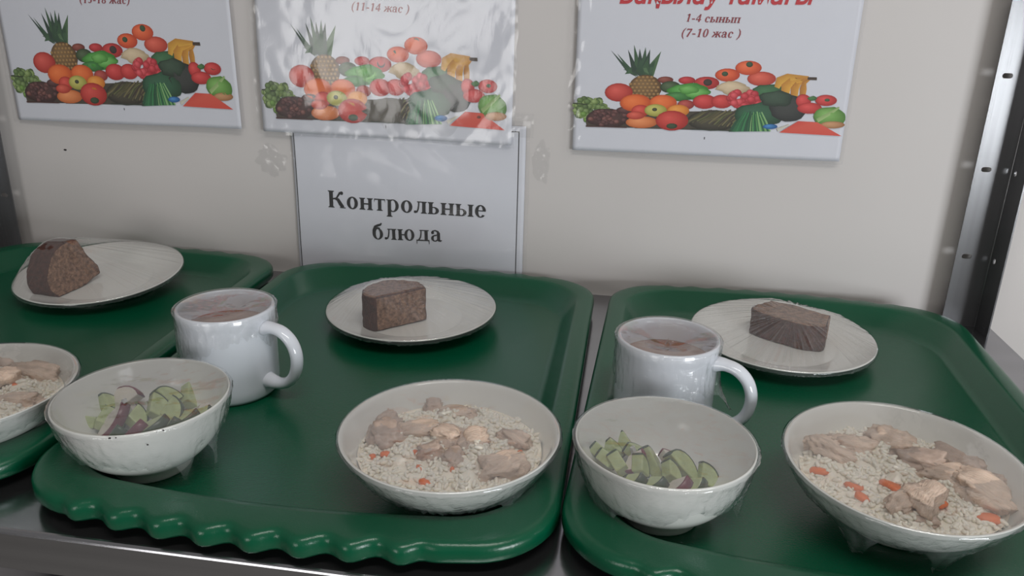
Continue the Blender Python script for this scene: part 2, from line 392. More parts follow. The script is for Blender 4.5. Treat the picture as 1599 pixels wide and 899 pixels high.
for mg, sd, tb in ((mug1, 1.3, [(-2.4, 0.5, 0.016, 0.0), (-0.6, 0.5, -0.016, 0)]), (mug3, 5.2, [(0.06, 0.16, 0.018, 0.014), (-1.0, 0.4, 0.014, 0.002), (-1.9, 0.4, 0.010, 0)])):
    V, F, ix = film_skirt(0.0402, 0.0785, [(0.0404, 0.068), (0.0402, 0.04), (0.0400, 0.02), (0.0398, 0.006)], 0.52, sd, tabs=tb, sag=0.0025, dents=[(0.004, 0.012, -0.004, 0.007)] if mg is mug1 else [(0.0, 0.0, -0.006, 0.02)])
    mk('cling_film', V, F, [M['film'], M['film_skirt']], mg, ix)
def drink(loc, label, seed):
    t = tag(empty('fruit_drink', loc), label, 'drink', 'fruit drinks in the mugs', 'stuff')
    V, F = lathe([(0, 0.0), (0.031, 0.0006), (0.0355, 0.006), (0.0361, 0.04), (0.0364, 0.0525), (0.0355, 0.0522), (0, 0.0522)], 64); mk('liquid', V, F, M['tea'], t)
    return t
drink((mug1.location.x, mug1.location.y, FZ + 0.0062), 'brown fruit drink in the mug behind the radish salad bowl', 1)
drink((mug3.location.x, mug3.location.y, FZ + 0.0062), 'brown fruit drink in the mug by the slotted post tray', 2)

# --- bowls
SR, SH = 0.0590, 0.0565
so = [(0, 0.004), (0.0235, 0.004), (0.0245, 0.0004), (0.0262, 0.0), (0.0275, 0.0006), (0.0280, 0.0075), (0.0300, 0.0085), (0.0385, 0.0135), (0.0475, 0.0235), (0.0540, 0.0365), (0.0578, 0.0500), (0.0590, 0.0558)]
si = [(0.0588, 0.0565), (0.0578, 0.0563), (0.0560, 0.0490), (0.0520, 0.0365), (0.0455, 0.0250), (0.0360, 0.0160), (0.0230, 0.0108), (0, 0.0095)]
RRr, RHh = 0.0760, 0.0450
ro = [(0, 0.003), (0.0310, 0.003), (0.0320, 0.0003), (0.0338, 0.0), (0.0350, 0.0006), (0.0355, 0.0050), (0.0380, 0.0062), (0.0500, 0.0125), (0.0620, 0.0225), (0.0710, 0.0345), (0.0757, 0.0440)]
ri = [(0.0762, 0.0449), (0.0752, 0.0453), (0.0732, 0.0435), (0.0690, 0.0360), (0.0600, 0.0235), (0.0480, 0.0140), (0.0340, 0.0085), (0, 0.0070)]
def make_bowl(loc, kind, label, group, film_kw, rot=(0, 0, 0)):
    t = tag(empty(kind, loc, rot), label, 'bowl', group)
    o_, i_ = (so, si) if kind == 'salad_bowl' else (ro, ri)
    V, F = lathe(spline(o_, 4) + spline(i_, 4), 128); mk('bowl_body', V, F, M['china'], t)
    R0, z0 = (SR, SH) if kind == 'salad_bowl' else (RRr, RHh)
    down = [p for p in reversed(spline(o_, 4)) if p[1] < z0 - 0.003 and p[1] > 0.0085]
    V, F, ix = film_skirt(R0, z0 + 0.0010, [(r + 0.0004, z) for r, z in down], **film_kw)
    mk('cling_film', V, F, [M['film'], M['film_skirt']], t, ix); return t
sA_ = make_bowl((-0.3315, -0.4262, FZ), 'salad_bowl', 'white bowl of cucumber and red radish at the front left of the middle tray', 'small white salad bowls',
                dict(depth=0.62, seed=2.2, tabs=[(-0.10, 0.08, 0.014, 0.012), (-0.55, 0.10, 0.016, 0.010), (-2.4, 0.4, -0.010, 0)]))
sB_ = make_bowl((0.0351, -0.4172, FZ), 'salad_bowl', 'white bowl with mostly green cucumber in front of the crumpled-film mug', 'small white salad bowls',
                dict(depth=0.66, seed=7.7, tabs=[(-2.6, 0.4, 0.018, 0.006), (-0.15, 0.10, 0.014, 0.012), (-1.2, 0.3, -0.008, 0)]))
rM_ = make_bowl((-0.1107, -0.4135, FZ), 'rice_bowl', 'wide white bowl of chicken and rice on the middle tray', 'wide white rice bowls',
                dict(depth=0.80, seed=4.4, sag=0.003, tabs=[(-0.62, 0.12, 0.014, 0.010), (-0.25, 0.12, 0.012, 0.010), (0.75, 0.1, 0.002, 0.006)]))
rR_ = make_bowl((0.1925, -0.3960, FZ), 'rice_bowl', 'wide white bowl of chicken, rice and carrots on the tray by the right post', 'wide white rice bowls',
                dict(depth=0.72, seed=9.1, sag=0.003, tabs=[(-2.25, 0.13, 0.026, 0.020), (-1.35, 0.14, 0.020, 0.014), (-0.6, 0.1, 0.012, 0.008)]), rot=(R(2.0), 0, 0))
rR_.location.z += 0.0012
rL_ = make_bowl((-0.4825, -0.4185, FZ), 'rice_bowl', 'wide white bowl of rice cut by the left picture edge', 'wide white rice bowls',
                dict(depth=0.6, seed=11.3, sag=0.003))

# --- plates
PR = 0.0885
po = [(0, 0.0025), (0.046, 0.0025), (0.047, 0.0003), (0.049, 0.0), (0.0505, 0.0006), (0.0512, 0.0035), (0.060, 0.0058), (0.074, 0.0105), (0.0835, 0.0146), (0.0880, 0.0168)]
pi_ = [(0.0886, 0.0176), (0.0878, 0.0182), (0.0862, 0.0178), (0.0760, 0.0136), (0.0630, 0.0092), (0.0560, 0.0072), (0.0535, 0.0064), (0.0500, 0.0060), (0.030, 0.0058), (0, 0.0058)]
def make_plate(loc, rx, label):
    t = tag(empty('bread_plate', loc, (rx, 0, 0)), label, 'plate', 'white bread plates')
    V, F = lathe(spline(po, 4) + spline(pi_, 4), 128); mk('plate_body', V, F, M['china'], t); return t
pL = make_plate((-0.5905, -0.1030, FZ + 0.0055), R(5.2), 'white plate with bread tilted on the tray beside the left post')
pM = make_plate((-0.2178, -0.1273, FZ + 0.0015), R(1.3), 'white bread plate beneath the black printed sign on the middle tray')
pR = make_plate((0.1603, -0.1208, FZ + 0.0012), R(1.0), 'white bread plate behind the crumpled-film mug on the tray by the right post')

# ------------------------------------------------------------------ bread
def bread(plate, outline, crust_edges, thick, frame, label, seed):
    """prism from outline (u, v) with thickness; frame = (origin, axis u, axis v, axis w) in plate space"""
    O, U, Vv, Wv = [Vector(a) for a in frame]
    P_ = outline; m_ = len(P_); outline, crust = [], set()
    for i in range(m_):
        outline.append(P_[i])
        if i in crust_edges:
            crust.add(len(outline) - 1); q0, q1, q2, q3 = P_[i - 1], P_[i], P_[(i + 1) % m_], P_[(i + 2) % m_]
            if (i - 1) % m_ not in crust_edges: q0 = q1
            if (i + 1) % m_ not in crust_edges: q3 = q2
            for k in (1, 2, 3):
                t = k / 4; outline.append(tuple(0.5 * (2 * b + (c - a) * t + (2 * a - 5 * b + 4 * c - d) * t * t + (3 * b - a - 3 * c + d) * t ** 3) for a, b, c, d in zip(q0, q1, q2, q3))); crust.add(len(outline) - 1)
    crust_edges = crust; n = len(outline); bm = bmesh.new()
    a = [bm.verts.new(O + U * u + Vv * v) for u, v in outline]; b = [bm.verts.new(O + U * u + Vv * v + Wv * thick) for u, v in outline]
    f0 = bm.faces.new(a[::-1]); f1 = bm.faces.new(b); f0.material_index = f1.material_index = 0
    for i in range(n):
        f = bm.faces.new((a[i], a[(i + 1) % n], b[(i + 1) % n], b[i])); f.material_index = 1 if i in crust_edges else 0
    bmesh.ops.recalc_face_normals(bm, faces=bm.faces)
    bmesh.ops.bevel(bm, geom=[e for e in bm.edges if e.calc_face_angle(0) > 0.7], offset=0.0014, segments=2, affect='EDGES', profile=0.5, material=1)
    bmesh.ops.triangulate(bm, faces=bm.faces); 
    for _ in range(3):
        bmesh.ops.subdivide_edges(bm, edges=[e for e in bm.edges if e.calc_length() > 0.0035], cuts=1)
        bmesh.ops.triangulate(bm, faces=bm.faces)
    bm.normal_update()
    for v in bm.verts:
        d = 0.0007 * fbm(v.co.x * 160 + seed, v.co.y * 160, v.co.z * 160) + 0.0012 * nz(v.co.x * 45 + seed, v.co.y * 45, v.co.z * 45); v.co += v.normal * d
    o = from_bm('bread_slice', bm, [M['crumb'], M['crust']], None)
    o.matrix_world = plate.matrix_world
    o.location = plate.location; o.rotation_euler = plate.rotation_euler
    tag(o, label, 'bread', 'slices of dark rye bread'); return o
bpy.context.view_layer.update()
def loc_on(plate, u, v, z):        # pixel -> plate space at height z above the plate's base
    inv = plate.matrix_world.inverted(); c = inv @ CAM; d = inv.to_3x3() @ ray(u, v); p = c + d * ((z - c.z) / d.z); return p
def hull_film(plate, pts, seed, name='cling_film', ragged=0.008):
    bm = bmesh.new(); NSG = 96
    for k in range(NSG): bm.verts.new((0.0886 * cos(2 * pi * k / NSG), 0.0886 * sin(2 * pi * k / NSG), 0.0184))
    for p in pts: bm.verts.new(Vector(p) + Vector((0, 0, 0.0012)))
    r = bmesh.ops.convex_hull(bm, input=bm.verts[:], use_existing_faces=False)
    bmesh.ops.delete(bm, geom=[g for g in r['geom_interior'] if isinstance(g, bmesh.types.BMVert)], context='VERTS')
    bmesh.ops.recalc_face_normals(bm, faces=bm.faces); bm.normal_update()
    bmesh.ops.delete(bm, geom=[f for f in bm.faces if f.normal.z < 0.02], context='FACES')
    from mathutils.bvhtree import BVHTree
    tree = BVHTree.FromBMesh(bm); bm.free()
    V, F, idx = [], [], []; nt, ns, NS = 56, 8, 480; rows = []
    def top(x, y):
        h = tree.ray_cast(Vector((x, y, 0.3)), Vector((0, 0, -1)))
        return h[0].z if h[0] else 0.0185
    cx = sum(p[0] for p in pts) / len(pts); cy = sum(p[1] for p in pts) / len(pts)
    V.append([0, 0, top(0, 0)])
    for i in range(1, nt + 1):
        r_ = 0.0886 * i / nt; row = []
        for k in range(NS):
            a = 2 * pi * k / NS; x, y = r_ * cos(a), r_ * sin(a); z = top(x * 0.9995, y * 0.9995)
            ang = math.atan2(y - cy, x - cx); d = math.hypot(x - cx, y - cy)
            w = (max(0.0, nz(cos(ang) * 15 + seed, sin(ang) * 15, 2.0)) ** 1.5 + 0.45 * max(0.0, nz(cos(ang) * 48 + seed, sin(ang) * 48, 6.0))) * 0.0026 * min(1, max(0, d - 0.015) / 0.02) * min(1, (0.0886 - r_) / 0.01)
            row.append(len(V)); V.append([x, y, z + w + 0.0002])
        rows.append(row)
    P = [(0.0892, 0.0172), (0.0885, 0.0150), (0.0760, 0.0098), (0.062, 0.0052)]
    for i in range(ns + 1):
        row = []
        for k in range(NS):
            a = 2 * pi * k / NS; q = i / ns
            L = (0.5 + 0.5 * fbm(cos(a) * 3 + seed, sin(a) * 3, 1.0)); s = min(2.6, max(0.5, 0.8 + 1.6 * L)) * q; j = min(2, int(s)); t = s - j
            r_ = P[j][0] + (P[j + 1][0] - P[j][0]) * t; z = P[j][1] + (P[j + 1][1] - P[j][1]) * t
            w = 0.0008 + 0.002 * abs(nz(cos(a) * 24, sin(a) * 24, q * 3 + seed)) * q
            row.append(len(V)); V.append([(r_ + w * 0.4) * cos(a), (r_ + w * 0.4) * sin(a), z - w])
        rows.append(row)
    for k in range(NS): F.append((0, rows[0][k], rows[0][(k + 1) % NS])); idx.append(0)
    for i in range(len(rows) - 1):
        for k in range(NS):
            k2 = (k + 1) % NS; F.append((rows[i][k], rows[i + 1][k], rows[i + 1][k2], rows[i][k2])); idx.append(0 if i < nt else 1)
    return mk(name, V, F, [M['film_tent'], M['film_skirt']], plate, idx)
def bread_pts(outline, thick, frame, both=True):
    O, U, Vv, Wv = [Vector(a) for a in frame]
    return [O + U * u + Vv * v + Wv * w for u, v in outline for w in (0, thick)]
ZP = 0.0062
# middle: slice lying flat, straight cut front, domed crust at the left and back
a = loc_on(pM, 588, 517, ZP + 0.001); b = loc_on(pM, 667, 498, ZP + 0.001)
ux = (b - a).normalized(); uy = Vector((-ux.y, ux.x, 0)); w_ = (b - a).length
olM = [(0, 0), (w_, 0), (w_ * 0.99, 0.020), (w_ * 0.80, 0.033), (w_ * 0.50, 0.041), (w_ * 0.20, 0.038), (0.002, 0.030), (-0.006, 0.018), (-0.005, 0.007)]
frM = ((a.x, a.y, ZP), ux, uy, (0, 0, 1))
bread(pM, olM, {4, 5, 6, 7, 8}, 0.037, frM, 'chunk of brown rye bread on the plate beneath the printed sign', 3.0); hull_film(pM, bread_pts(olM, 0.037, frM), 3.0)
# right: half slice lying flat with the dark crust facing the room
a = loc_on(pR, 1168, 520, ZP + 0.001); b = loc_on(pR, 1281, 550, ZP + 0.001); w_ = (b - a).length
ux = (b - a).normalized(); uy = Vector((-ux.y, ux.x, 0))
olR = [(0, 0.004), (w_ * 0.3, -0.003), (w_ * 0.65, -0.004), (w_ * 0.9, 0.0), (w_, 0.006), (w_ * 0.99, 0.014), (w_ * 0.93, 0.040), (0.006, 0.043), (-0.001, 0.02)]
frR = ((a.x, a.y, ZP), ux, uy, (0, 0, 1))
bread(pR, olR, {0, 1, 2, 3, 4, 8}, 0.026, frR, 'half slice of rye bread with dark crust in front, on the plate behind the mug', 8.0); hull_film(pR, bread_pts(olR, 0.026, frR), 8.0)
# left: wedge standing on edge, cut face to the right, dark crust to the left
a = loc_on(pL, 92, 463, ZP + 0.001); b = loc_on(pL, 157, 434, ZP + 0.001); w_ = (b - a).length
ux = (b - a).normalized(); uy = Vector((-ux.y, ux.x, 0))
olL = [(0, 0), (w_ * 0.55, -0.001), (w_ * 1.05, 0.006), (w_ * 1.08, 0.015), (w_ * 0.92, 0.032), (w_ * 0.86, 0.052), (w_ * 0.55, 0.053), (w_ * 0.22, 0.046), (-0.004, 0.026), (-0.006, 0.010)]
wx = (uy * 0.9 - ux * 0.42).normalized()
frL = ((a.x, a.y, ZP), ux, Vector((uy.x * 0.25, uy.y * 0.25, 0.97)), wx)
bread(pL, olL, {5, 6, 7, 8, 9}, 0.022, frL, 'standing wedge of rye bread with a dark crust on the plate beside the left post', 5.0); hull_film(pL, bread_pts(olL, 0.022, frL), 5.0)

# ------------------------------------------------------------------ food
def heap_fn(bowl, base, peak, rad, seed, lean=(0, 0)):
    cx, cy = bowl.location.x, bowl.location.y
    def h(x, y):
        dx, dy = x - cx, y - cy; q = min(1, (dx * dx + dy * dy) / rad ** 2)
        return base + (peak - base) * (1 - q) + lean[0] * dx + lean[1] * dy + 0.003 * nz(dx * 55 + seed, dy * 55, seed)
    return h
def pick(u, v, h, lo=0.012):
    z = 0.075
    while z > lo:
        p = at_z(u, v, z)
        if z <= h(p.x, p.y): return p
        z -= 0.0004
    return p
def chunk(size, seed, mat, name, sub=3, rough=0.30):
    bm = bmesh.new(); bmesh.ops.create_icosphere(bm, subdivisions=sub, radius=1)
    for v in bm.verts:
        c = v.co.copy(); k = 1 + rough * nz(c.x * 1.2 + seed, c.y * 1.2, c.z * 1.2) * 1.5 - rough * 0.8 * abs(nz(c.x * 2.4 + seed, c.y * 4.5, c.z * 4.5)) + rough * 0.5 * fbm(c.x * 4 + seed, c.y * 4, c.z * 4)
        s = lambda t: math.copysign(abs(t) ** 0.75, t)
        v.co = Vector((s(c.x) * size[0], s(c.y) * size[1], s(c.z) * size[2])) * k
    return from_bm(name, bm, mat)
def inside(p, bowl, rr, size):
    d = Vector((p.x - bowl.location.x, p.y - bowl.location.y, 0)); lim = rr - size
    if d.length > lim: d = d * (lim / d.length); p = Vector((bowl.location.x + d.x, bowl.location.y + d.y, p.z))
    return p
def grain_mesh(rnd, n_ring=5, seg=6):
    V, F = [], []; L, r = 0.0034, 0.00150
    V.append(Vector((-L, 0, 0)))
    for i in range(1, n_ring):
        t = -1 + 2 * i / n_ring; rr = r * sqrt(max(0, 1 - t ** 2)) ** 0.8
        for k in range(seg): V.append(Vector((t * L, rr * cos(2 * pi * k / seg), rr * sin(2 * pi * k / seg))))
    V.append(Vector((L, 0, 0))); e = len(V) - 1
    for k in range(seg):
        F.append((0, 1 + (k + 1) % seg, 1 + k)); F.append((e, e - seg + k, e - seg + (k + 1) % seg))
    for i in range(n_ring - 2):
        for k in range(seg): F.append((1 + i * seg + k, 1 + i * seg + (k + 1) % seg, 1 + (i + 1) * seg + (k + 1) % seg, 1 + (i + 1) * seg + k))
    return V, F
def rice_heap(bowl, h, rad, label, seed, count=1150):
    rnd = random.Random(seed); V, F = [], []; cx, cy = bowl.location.x, bowl.location.y
    nr, nsg = 34, 130
    def inner(r):
        for (r1, z1), (r0, z0) in zip(ri, ri[1:]):
            if r0 <= r <= r1: return z0 + (z1 - z0) * (r - r0) / (r1 - r0)
        return 0.007
    def hc(x, y): return max(bowl.location.z + inner(math.hypot(x - cx, y - cy)) + 0.0004, hraw(x, y))
    def hraw(x, y): return h(x, y) + max(0, nz(x * 62 + seed, y * 62, 5.0)) * 0.0085 + 0.0016 * abs(nz(x * 260, y * 260, seed)) - 0.004 * max(0, (math.hypot(x - cx, y - cy) / rad - 0.86) / 0.14) ** 2
    V.append(Vector((cx, cy, hc(cx, cy))))
    for i in range(1, nr + 1):
        for k in range(nsg):
            r = rad * i / nr; x, y = cx + r * cos(2 * pi * k / nsg), cy + r * sin(2 * pi * k / nsg); V.append(Vector((x, y, hc(x, y))))
    for k in range(nsg): F.append((0, 1 + k, 1 + (k + 1) % nsg))
    for i in range(nr - 1):
        for k in range(nsg):
            a = 1 + i * nsg; b = a + nsg; k2 = (k + 1) % nsg; F.append((a + k, b + k, b + k2, a + k2))
    gv, gf = grain_mesh(rnd)
    for _ in range(count):
        r = rad * 0.985 * sqrt(rnd.random()); a = rnd.random() * 2 * pi; x, y = cx + r * cos(a), cy + r * sin(a)
        z = hc(x, y) + rnd.uniform(-0.0003, 0.0014)
        mm = Matrix.Translation((x, y, z)) @ Matrix.Rotation(rnd.random() * 2 * pi, 4, 'Z') @ Matrix.Rotation(rnd.uniform(-0.5, 0.5), 4, 'Y') @ Matrix.Scale(rnd.uniform(0.75, 1.1), 4)
        b = len(V); V += [mm @ q for q in gv]; F += [tuple(b + j for j in f) for f in gf]
    o = mk('rice', V, F, M['rice']); tag(o, label, 'rice', kind='stuff'); return o

hM = heap_fn(rM_, FZ + 0.0275, FZ + 0.0375, 0.064, 1.5, (0.02, 0.02))
hR = heap_fn(rR_, FZ + 0.0285, FZ + 0.0370, 0.064, 6.5, (0.0, 0.05))
hL = heap_fn(rL_, FZ + 0.0275, FZ + 0.0365, 0.064, 9.5)
rice_heap(rM_, hM, 0.0640, 'white boiled rice heaped in the wide bowl on the middle tray', 11)
rice_heap(rR_, hR, 0.0640, 'white boiled rice in the wide bowl on the tray by the right post', 12)
rice_heap(rL_, hL, 0.0640, 'white boiled rice in the bowl cut by the left picture edge', 13)

def pile(bowl, h, rr, items, group_of, seed):
    rnd = random.Random(seed)
    for it in items:
        kind, u, v, wpx, hpx, label = it[:6]; rz = it[6] if len(it) > 6 else rnd.uniform(-0.6, 0.6)
        p = pick(u, v, h); dist = (p - CAM).length; s = dist / FPX * (1.15 if kind != 'carrot_piece' else 1.0)
        sx, sy = wpx * s / 2, hpx * s / 2
        if kind in ('chicken_piece', 'skin_piece'):
            o = chunk((sx * 1.02, max(sx * 0.62, sy * 1.0), max(0.0045, sy * 0.72)), rnd.random() * 50, M['chicken'] if kind == 'chicken_piece' else M['chicken_skin'], 'chicken_piece', 4); lift = sy * 0.30
            o.rotation_euler = (rnd.uniform(-0.25, 0.25), rnd.uniform(-0.25, 0.25), rz); cat = 'chicken'
        elif kind == 'carrot_piece':
            o = chunk((sx, max(sx * 0.6, sy), max(0.002, sy * 0.6)), rnd.random() * 50, M['carrot'], 'carrot_piece', 2, 0.14); lift = 0.0022
            o.rotation_euler = (rnd.uniform(-0.5, 0.2), rnd.uniform(-0.3, 0.3), rz); cat = 'carrot'
        p = inside(p, bowl, rr, sx * 0.9)
        o.location = (p.x, p.y, p.z + lift); tag(o, label, cat, group_of[cat])
C_, K_, S_ = 'chicken_piece', 'carrot_piece', 'skin_piece'
gM = {'chicken': 'chicken pieces in the middle rice bowl', 'carrot': 'carrot bits in the middle rice bowl'}
pile(rM_, hM, 0.066, [
    (S_, 603, 688, 46, 52, 'grey chicken chunk against the left inner wall of the middle rice bowl', 0.2),
    (S_, 590, 655, 24, 34, 'brownish chicken bit behind the grey chunk in the middle rice bowl'),
    (C_, 652, 680, 56, 34, 'long pale chicken chunk at the back of the middle rice bowl', 0.25),
    (C_, 700, 688, 46, 38, 'pale chicken chunk in the centre of the middle rice bowl', -0.3),
    (C_, 742, 697, 46, 44, 'pale chicken chunk right of centre in the middle rice bowl', 0.3),
    (S_, 706, 720, 34, 28, 'ragged shredded chicken bit in front of the centre of the middle rice bowl'),
    (C_, 780, 736, 62, 46, 'largest round chicken chunk at the right front of the middle rice bowl', 0.35),
    (C_, 712, 648, 54, 20, 'flat chicken strip touching the film at the back of the middle rice bowl', 0.0),
    (S_, 671, 624, 26, 24, 'small peaked chicken bit under film furthest back in the middle rice bowl'),
    (C_, 803, 690, 44, 28, 'pale chicken clump by the right inner wall of the middle rice bowl'),
    (S_, 672, 706, 36, 28, 'thin chicken slice leaning between rice and centre chunk in the middle rice bowl', 0.5),
    (K_, 754, 645, 12, 11, 'lone orange carrot bit high at the back of the middle rice bowl'),
    (K_, 647, 711, 16, 11, 'yellowish orange carrot bit on the rice in the middle rice bowl', 0.7),
    (K_, 655, 735, 11, 13, 'small carrot bit above the front carrot in the middle rice bowl'),
    (K_, 666, 758, 25, 13, 'largest carrot piece at the front rim of the middle rice bowl', 0.0),
    (K_, 582, 717, 10, 9, 'tiny carrot bit at the left wall of the middle rice bowl'),
    (K_, 602, 713, 18, 5, 'thin carrot sliver beside the grey chicken of the middle rice bowl', 0.0),
    (K_, 812, 711, 9, 6, 'tiny carrot bit at the right wall of the middle rice bowl'),
    (K_, 706, 737, 7, 6, 'carrot speck in the middle of the rice in the middle rice bowl')], gM, 21)
gR = {'chicken': 'chicken pieces in the right rice bowl', 'carrot': 'carrot pieces in the right rice bowl'}
pile(rR_, hR, 0.066, [
    (S_, 1302, 680, 66, 18, 'thin grey chicken strip at the back left of the right rice bowl', 0.1),
    (C_, 1272, 697, 46, 34, 'pale chicken chunk at the left inner wall of the right rice bowl', -0.4),
    (C_, 1304, 712, 54, 32, 'fibrous chicken chunk behind the leftmost carrot of the right rice bowl', -0.5),
    (C_, 1328, 700, 54, 30, 'smooth chicken piece behind the fibrous chunk of the right rice bowl', -0.2),
    (C_, 1385, 694, 54, 40, 'round brown-edged chicken chunk standing at the back of the right rice bowl', 0.2),
    (S_, 1432, 726, 60, 34, 'chicken slice sloping across the centre of the right rice bowl', -0.5),
    (C_, 1476, 748, 60, 34, 'pointed chicken chunk below the sloping slice of the right rice bowl', -0.3),
    (S_, 1506, 726, 62, 36, 'large chicken slice at the back right of the right rice bowl', -0.5),
    (C_, 1528, 775, 74, 46, 'largest chicken lump at the right of the right rice bowl', -0.3),
    (C_, 1436, 786, 54, 48, 'folded pale chicken chunk at the front of the right rice bowl', 0.9),
    (C_, 1410, 792, 44, 34, 'chicken chunk half under the folded one of the right rice bowl', 0.6),
    (S_, 1552, 758, 40, 26, 'chicken bit behind the largest lump of the right rice bowl'),
    (S_, 1440, 812, 40, 16, 'brown chicken scrap at the front rim of the right rice bowl', -0.2),
    (K_, 1278, 739, 31, 18, 'leftmost carrot piece at the rim of the right rice bowl', -0.7),
    (K_, 1333, 764, 26, 16, 'carrot piece on the front left rice of the right rice bowl', -0.5),
    (K_, 1345, 781, 22, 16, 'carrot piece nearest the front rim of the right rice bowl', -0.5),
    (K_, 1391, 763, 36, 16, 'long carrot stick in the centre of the right rice bowl', -0.7),
    (K_, 1465, 790, 23, 20, 'carrot piece between chicken and front rice in the right rice bowl', 0.5),
    (K_, 1541, 813, 33, 17, 'carrot piece at the right front rim of the right rice bowl', 0.0)], gR, 22)
gL = {'chicken': 'chicken pieces in the left rice bowl', 'carrot': 'carrot bits in the left rice bowl'}
pile(rL_, hL, 0.066, [
    (C_, 71, 585, 50, 32, 'pale chicken chunk at the right wall of the rice bowl cut by the left edge', 0.2),
    (S_, 6, 566, 36, 34, 'brownish chicken chunk at the back of the rice bowl cut by the left edge'),
    (C_, 34, 632, 46, 30, 'chicken chunk at the front of the rice bowl cut by the left edge', 0.4),
    (C_, 4, 600, 44, 34, 'chicken lump on the picture border in the rice bowl cut by the left edge'),
    (K_, 25, 604, 22, 12, 'carrot bit in the rice bowl cut by the left edge', 0.2)], gL, 23)

def wedge(rad, ang, thick, skin_t=0.0008, hollow=0.0):
    """sector of a slice: flesh and its skin strip"""
    n = 10; bm = bmesh.new()
    pts = [(hollow * cos(-ang / 2), hollow * sin(-ang / 2))] if not hollow else [(hollow * cos(ang / 2 - ang * k / 4), hollow * sin(ang / 2 - ang * k / 4)) for k in range(5)]
    pts = pts + [(rad * cos(-ang / 2 + ang * k / n), rad * sin(-ang / 2 + ang * k / n)) for k in range(n + 1)]
    a = [bm.verts.new((x, y, -thick / 2)) for x, y in pts]; b = [bm.verts.new((x, y, thick / 2)) for x, y in pts]
    bm.faces.new(a[::-1]); bm.faces.new(b); m_ = len(pts)
    for i in range(m_): bm.faces.new((a[i], a[(i + 1) % m_], b[(i + 1) % m_], b[i]))
    bmesh.ops.recalc_face_normals(bm, faces=bm.faces)
    bmesh.ops.bevel(bm, geom=bm.edges[:], offset=min(0.0008, thick * 0.12), segments=2, affect='EDGES', profile=0.5)
    sk = bmesh.new(); r0, r1 = rad - 0.0003, rad + skin_t; rows = []
    for k in range(n + 1):
        t = -ang / 2 + ang * k / n
        rows.append([sk.verts.new((r * cos(t), r * sin(t), z)) for r, z in ((r0, -thick / 2), (r1, -thick * 0.46), (r1 + 0.0003, 0), (r1, thick * 0.46), (r0, thick / 2))])
    for i in range(n):
        for j in range(5):
            sk.faces.new((rows[i][j], rows[i + 1][j], rows[i + 1][(j + 1) % 5], rows[i][(j + 1) % 5]))
    sk.faces.new(rows[0]); sk.faces.new(rows[-1][::-1])
    return bm, sk
def veg(bowl, h, rr, items, seed, gp):
    rnd = random.Random(seed)
    for kind, u, v, wpx, rot, label in items:
        p = pick(u, v, h, 0.016); s = (p - CAM).length / FPX; w = wpx * s * (1.3 if bowl is sA_ else 1.2)
        if kind == 'c': bm, sk = wedge(w * 0.62, 1.75, 0.0085); nm, fm, sm, cat = 'cucumber_piece', M['cuke'], M['cuke_skin'], 'cucumber'
        elif kind == 'h': bm, sk = wedge(w * 0.5, 3.0, 0.0075); nm, fm, sm, cat = 'cucumber_piece', M['cuke'], M['cuke_skin'], 'cucumber'
        elif kind == 'r': bm, sk = wedge(w * 0.55, 2.4, 0.0075); nm, fm, sm, cat = 'radish_piece', M['radish'], M['radish_skin'], 'radish'
        else: bm, sk = wedge(w * 0.62, 1.6, 0.0034, 0.0003, w * 0.50); nm, fm, sm, cat = 'onion_piece', M['onion'], M['onion'], 'onion'
        o = from_bm(nm, bm, fm, smooth=False); from_bm(nm.split('_')[0] + '_skin', sk, sm, o)
        p = inside(p, bowl, rr, w * 0.3); o.location = (p.x, p.y, p.z + 0.001); o.rotation_euler = rot
        tag(o, label, cat, cat + gp)
sh1 = heap_fn(sA_, FZ + 0.0270, FZ + 0.0360, 0.046, 3.3); sh3 = heap_fn(sB_, FZ + 0.0200, FZ + 0.0270, 0.044, 4.3, (-0.25, 0.0))
veg(sA_, sh1, 0.050, [
    ('c', 176, 636, 50, (1.0, 0.3, 2.4), 'tall pale cucumber wedge at the left of the radish salad bowl'),
    ('r', 168, 628, 46, (-0.5, -0.6, 2.0), 'red-skinned radish slice on top of the left cucumber in the radish salad bowl'),
    ('c', 148, 664, 46, (0.3, 0.2, 1.0), 'cucumber wedge at the front left rim of the radish salad bowl'),
    ('r', 176, 652, 44, (0.9, 0.1, -0.9), 'dark red radish piece under the tall cucumber wedge'),
    ('o', 206, 640, 34, (1.1, 0.5, 0.6), 'greyish onion sliver in the centre of the radish salad bowl'),
    ('o', 212, 652, 36, (1.2, -0.4, 2.6), 'white onion curve beside the centre cucumber of the radish salad bowl'),
    ('c', 230, 647, 40, (0.8, 0.1, 1.2), 'cucumber wedge right of the onion in the radish salad bowl'),
    ('c', 252, 651, 38, (0.6, -0.2, 0.4), 'cucumber wedge right of centre in the radish salad bowl'),
    ('h', 238, 664, 42, (0.5, 0.1, -1.4), 'half round cucumber slice at the front of the radish salad bowl'),
    ('c', 287, 628, 44, (1.0, 0.3, 1.5), 'highest cucumber wedge at the right of the radish salad bowl'),
    ('r', 312, 634, 40, (0.2, 0.9, 0.0), 'dark red radish piece at the right wall of the radish salad bowl'),
    ('c', 284, 650, 36, (0.4, 0.0, -0.9), 'cucumber wedge at the right front rim of the radish salad bowl'),
    ('c', 192, 669, 34, (0.9, 0.2, -1.5), 'small cucumber wedge at the front centre of the radish salad bowl'),
    ('r', 217, 670, 30, (0.8, 0.0, -1.5), 'small red radish bit at the front rim of the radish salad bowl'),
    ('c', 264, 636, 36, (0.7, -0.5, 2.2), 'cucumber wedge behind the right ones in the radish salad bowl')], 31, ' pieces in the radish salad')
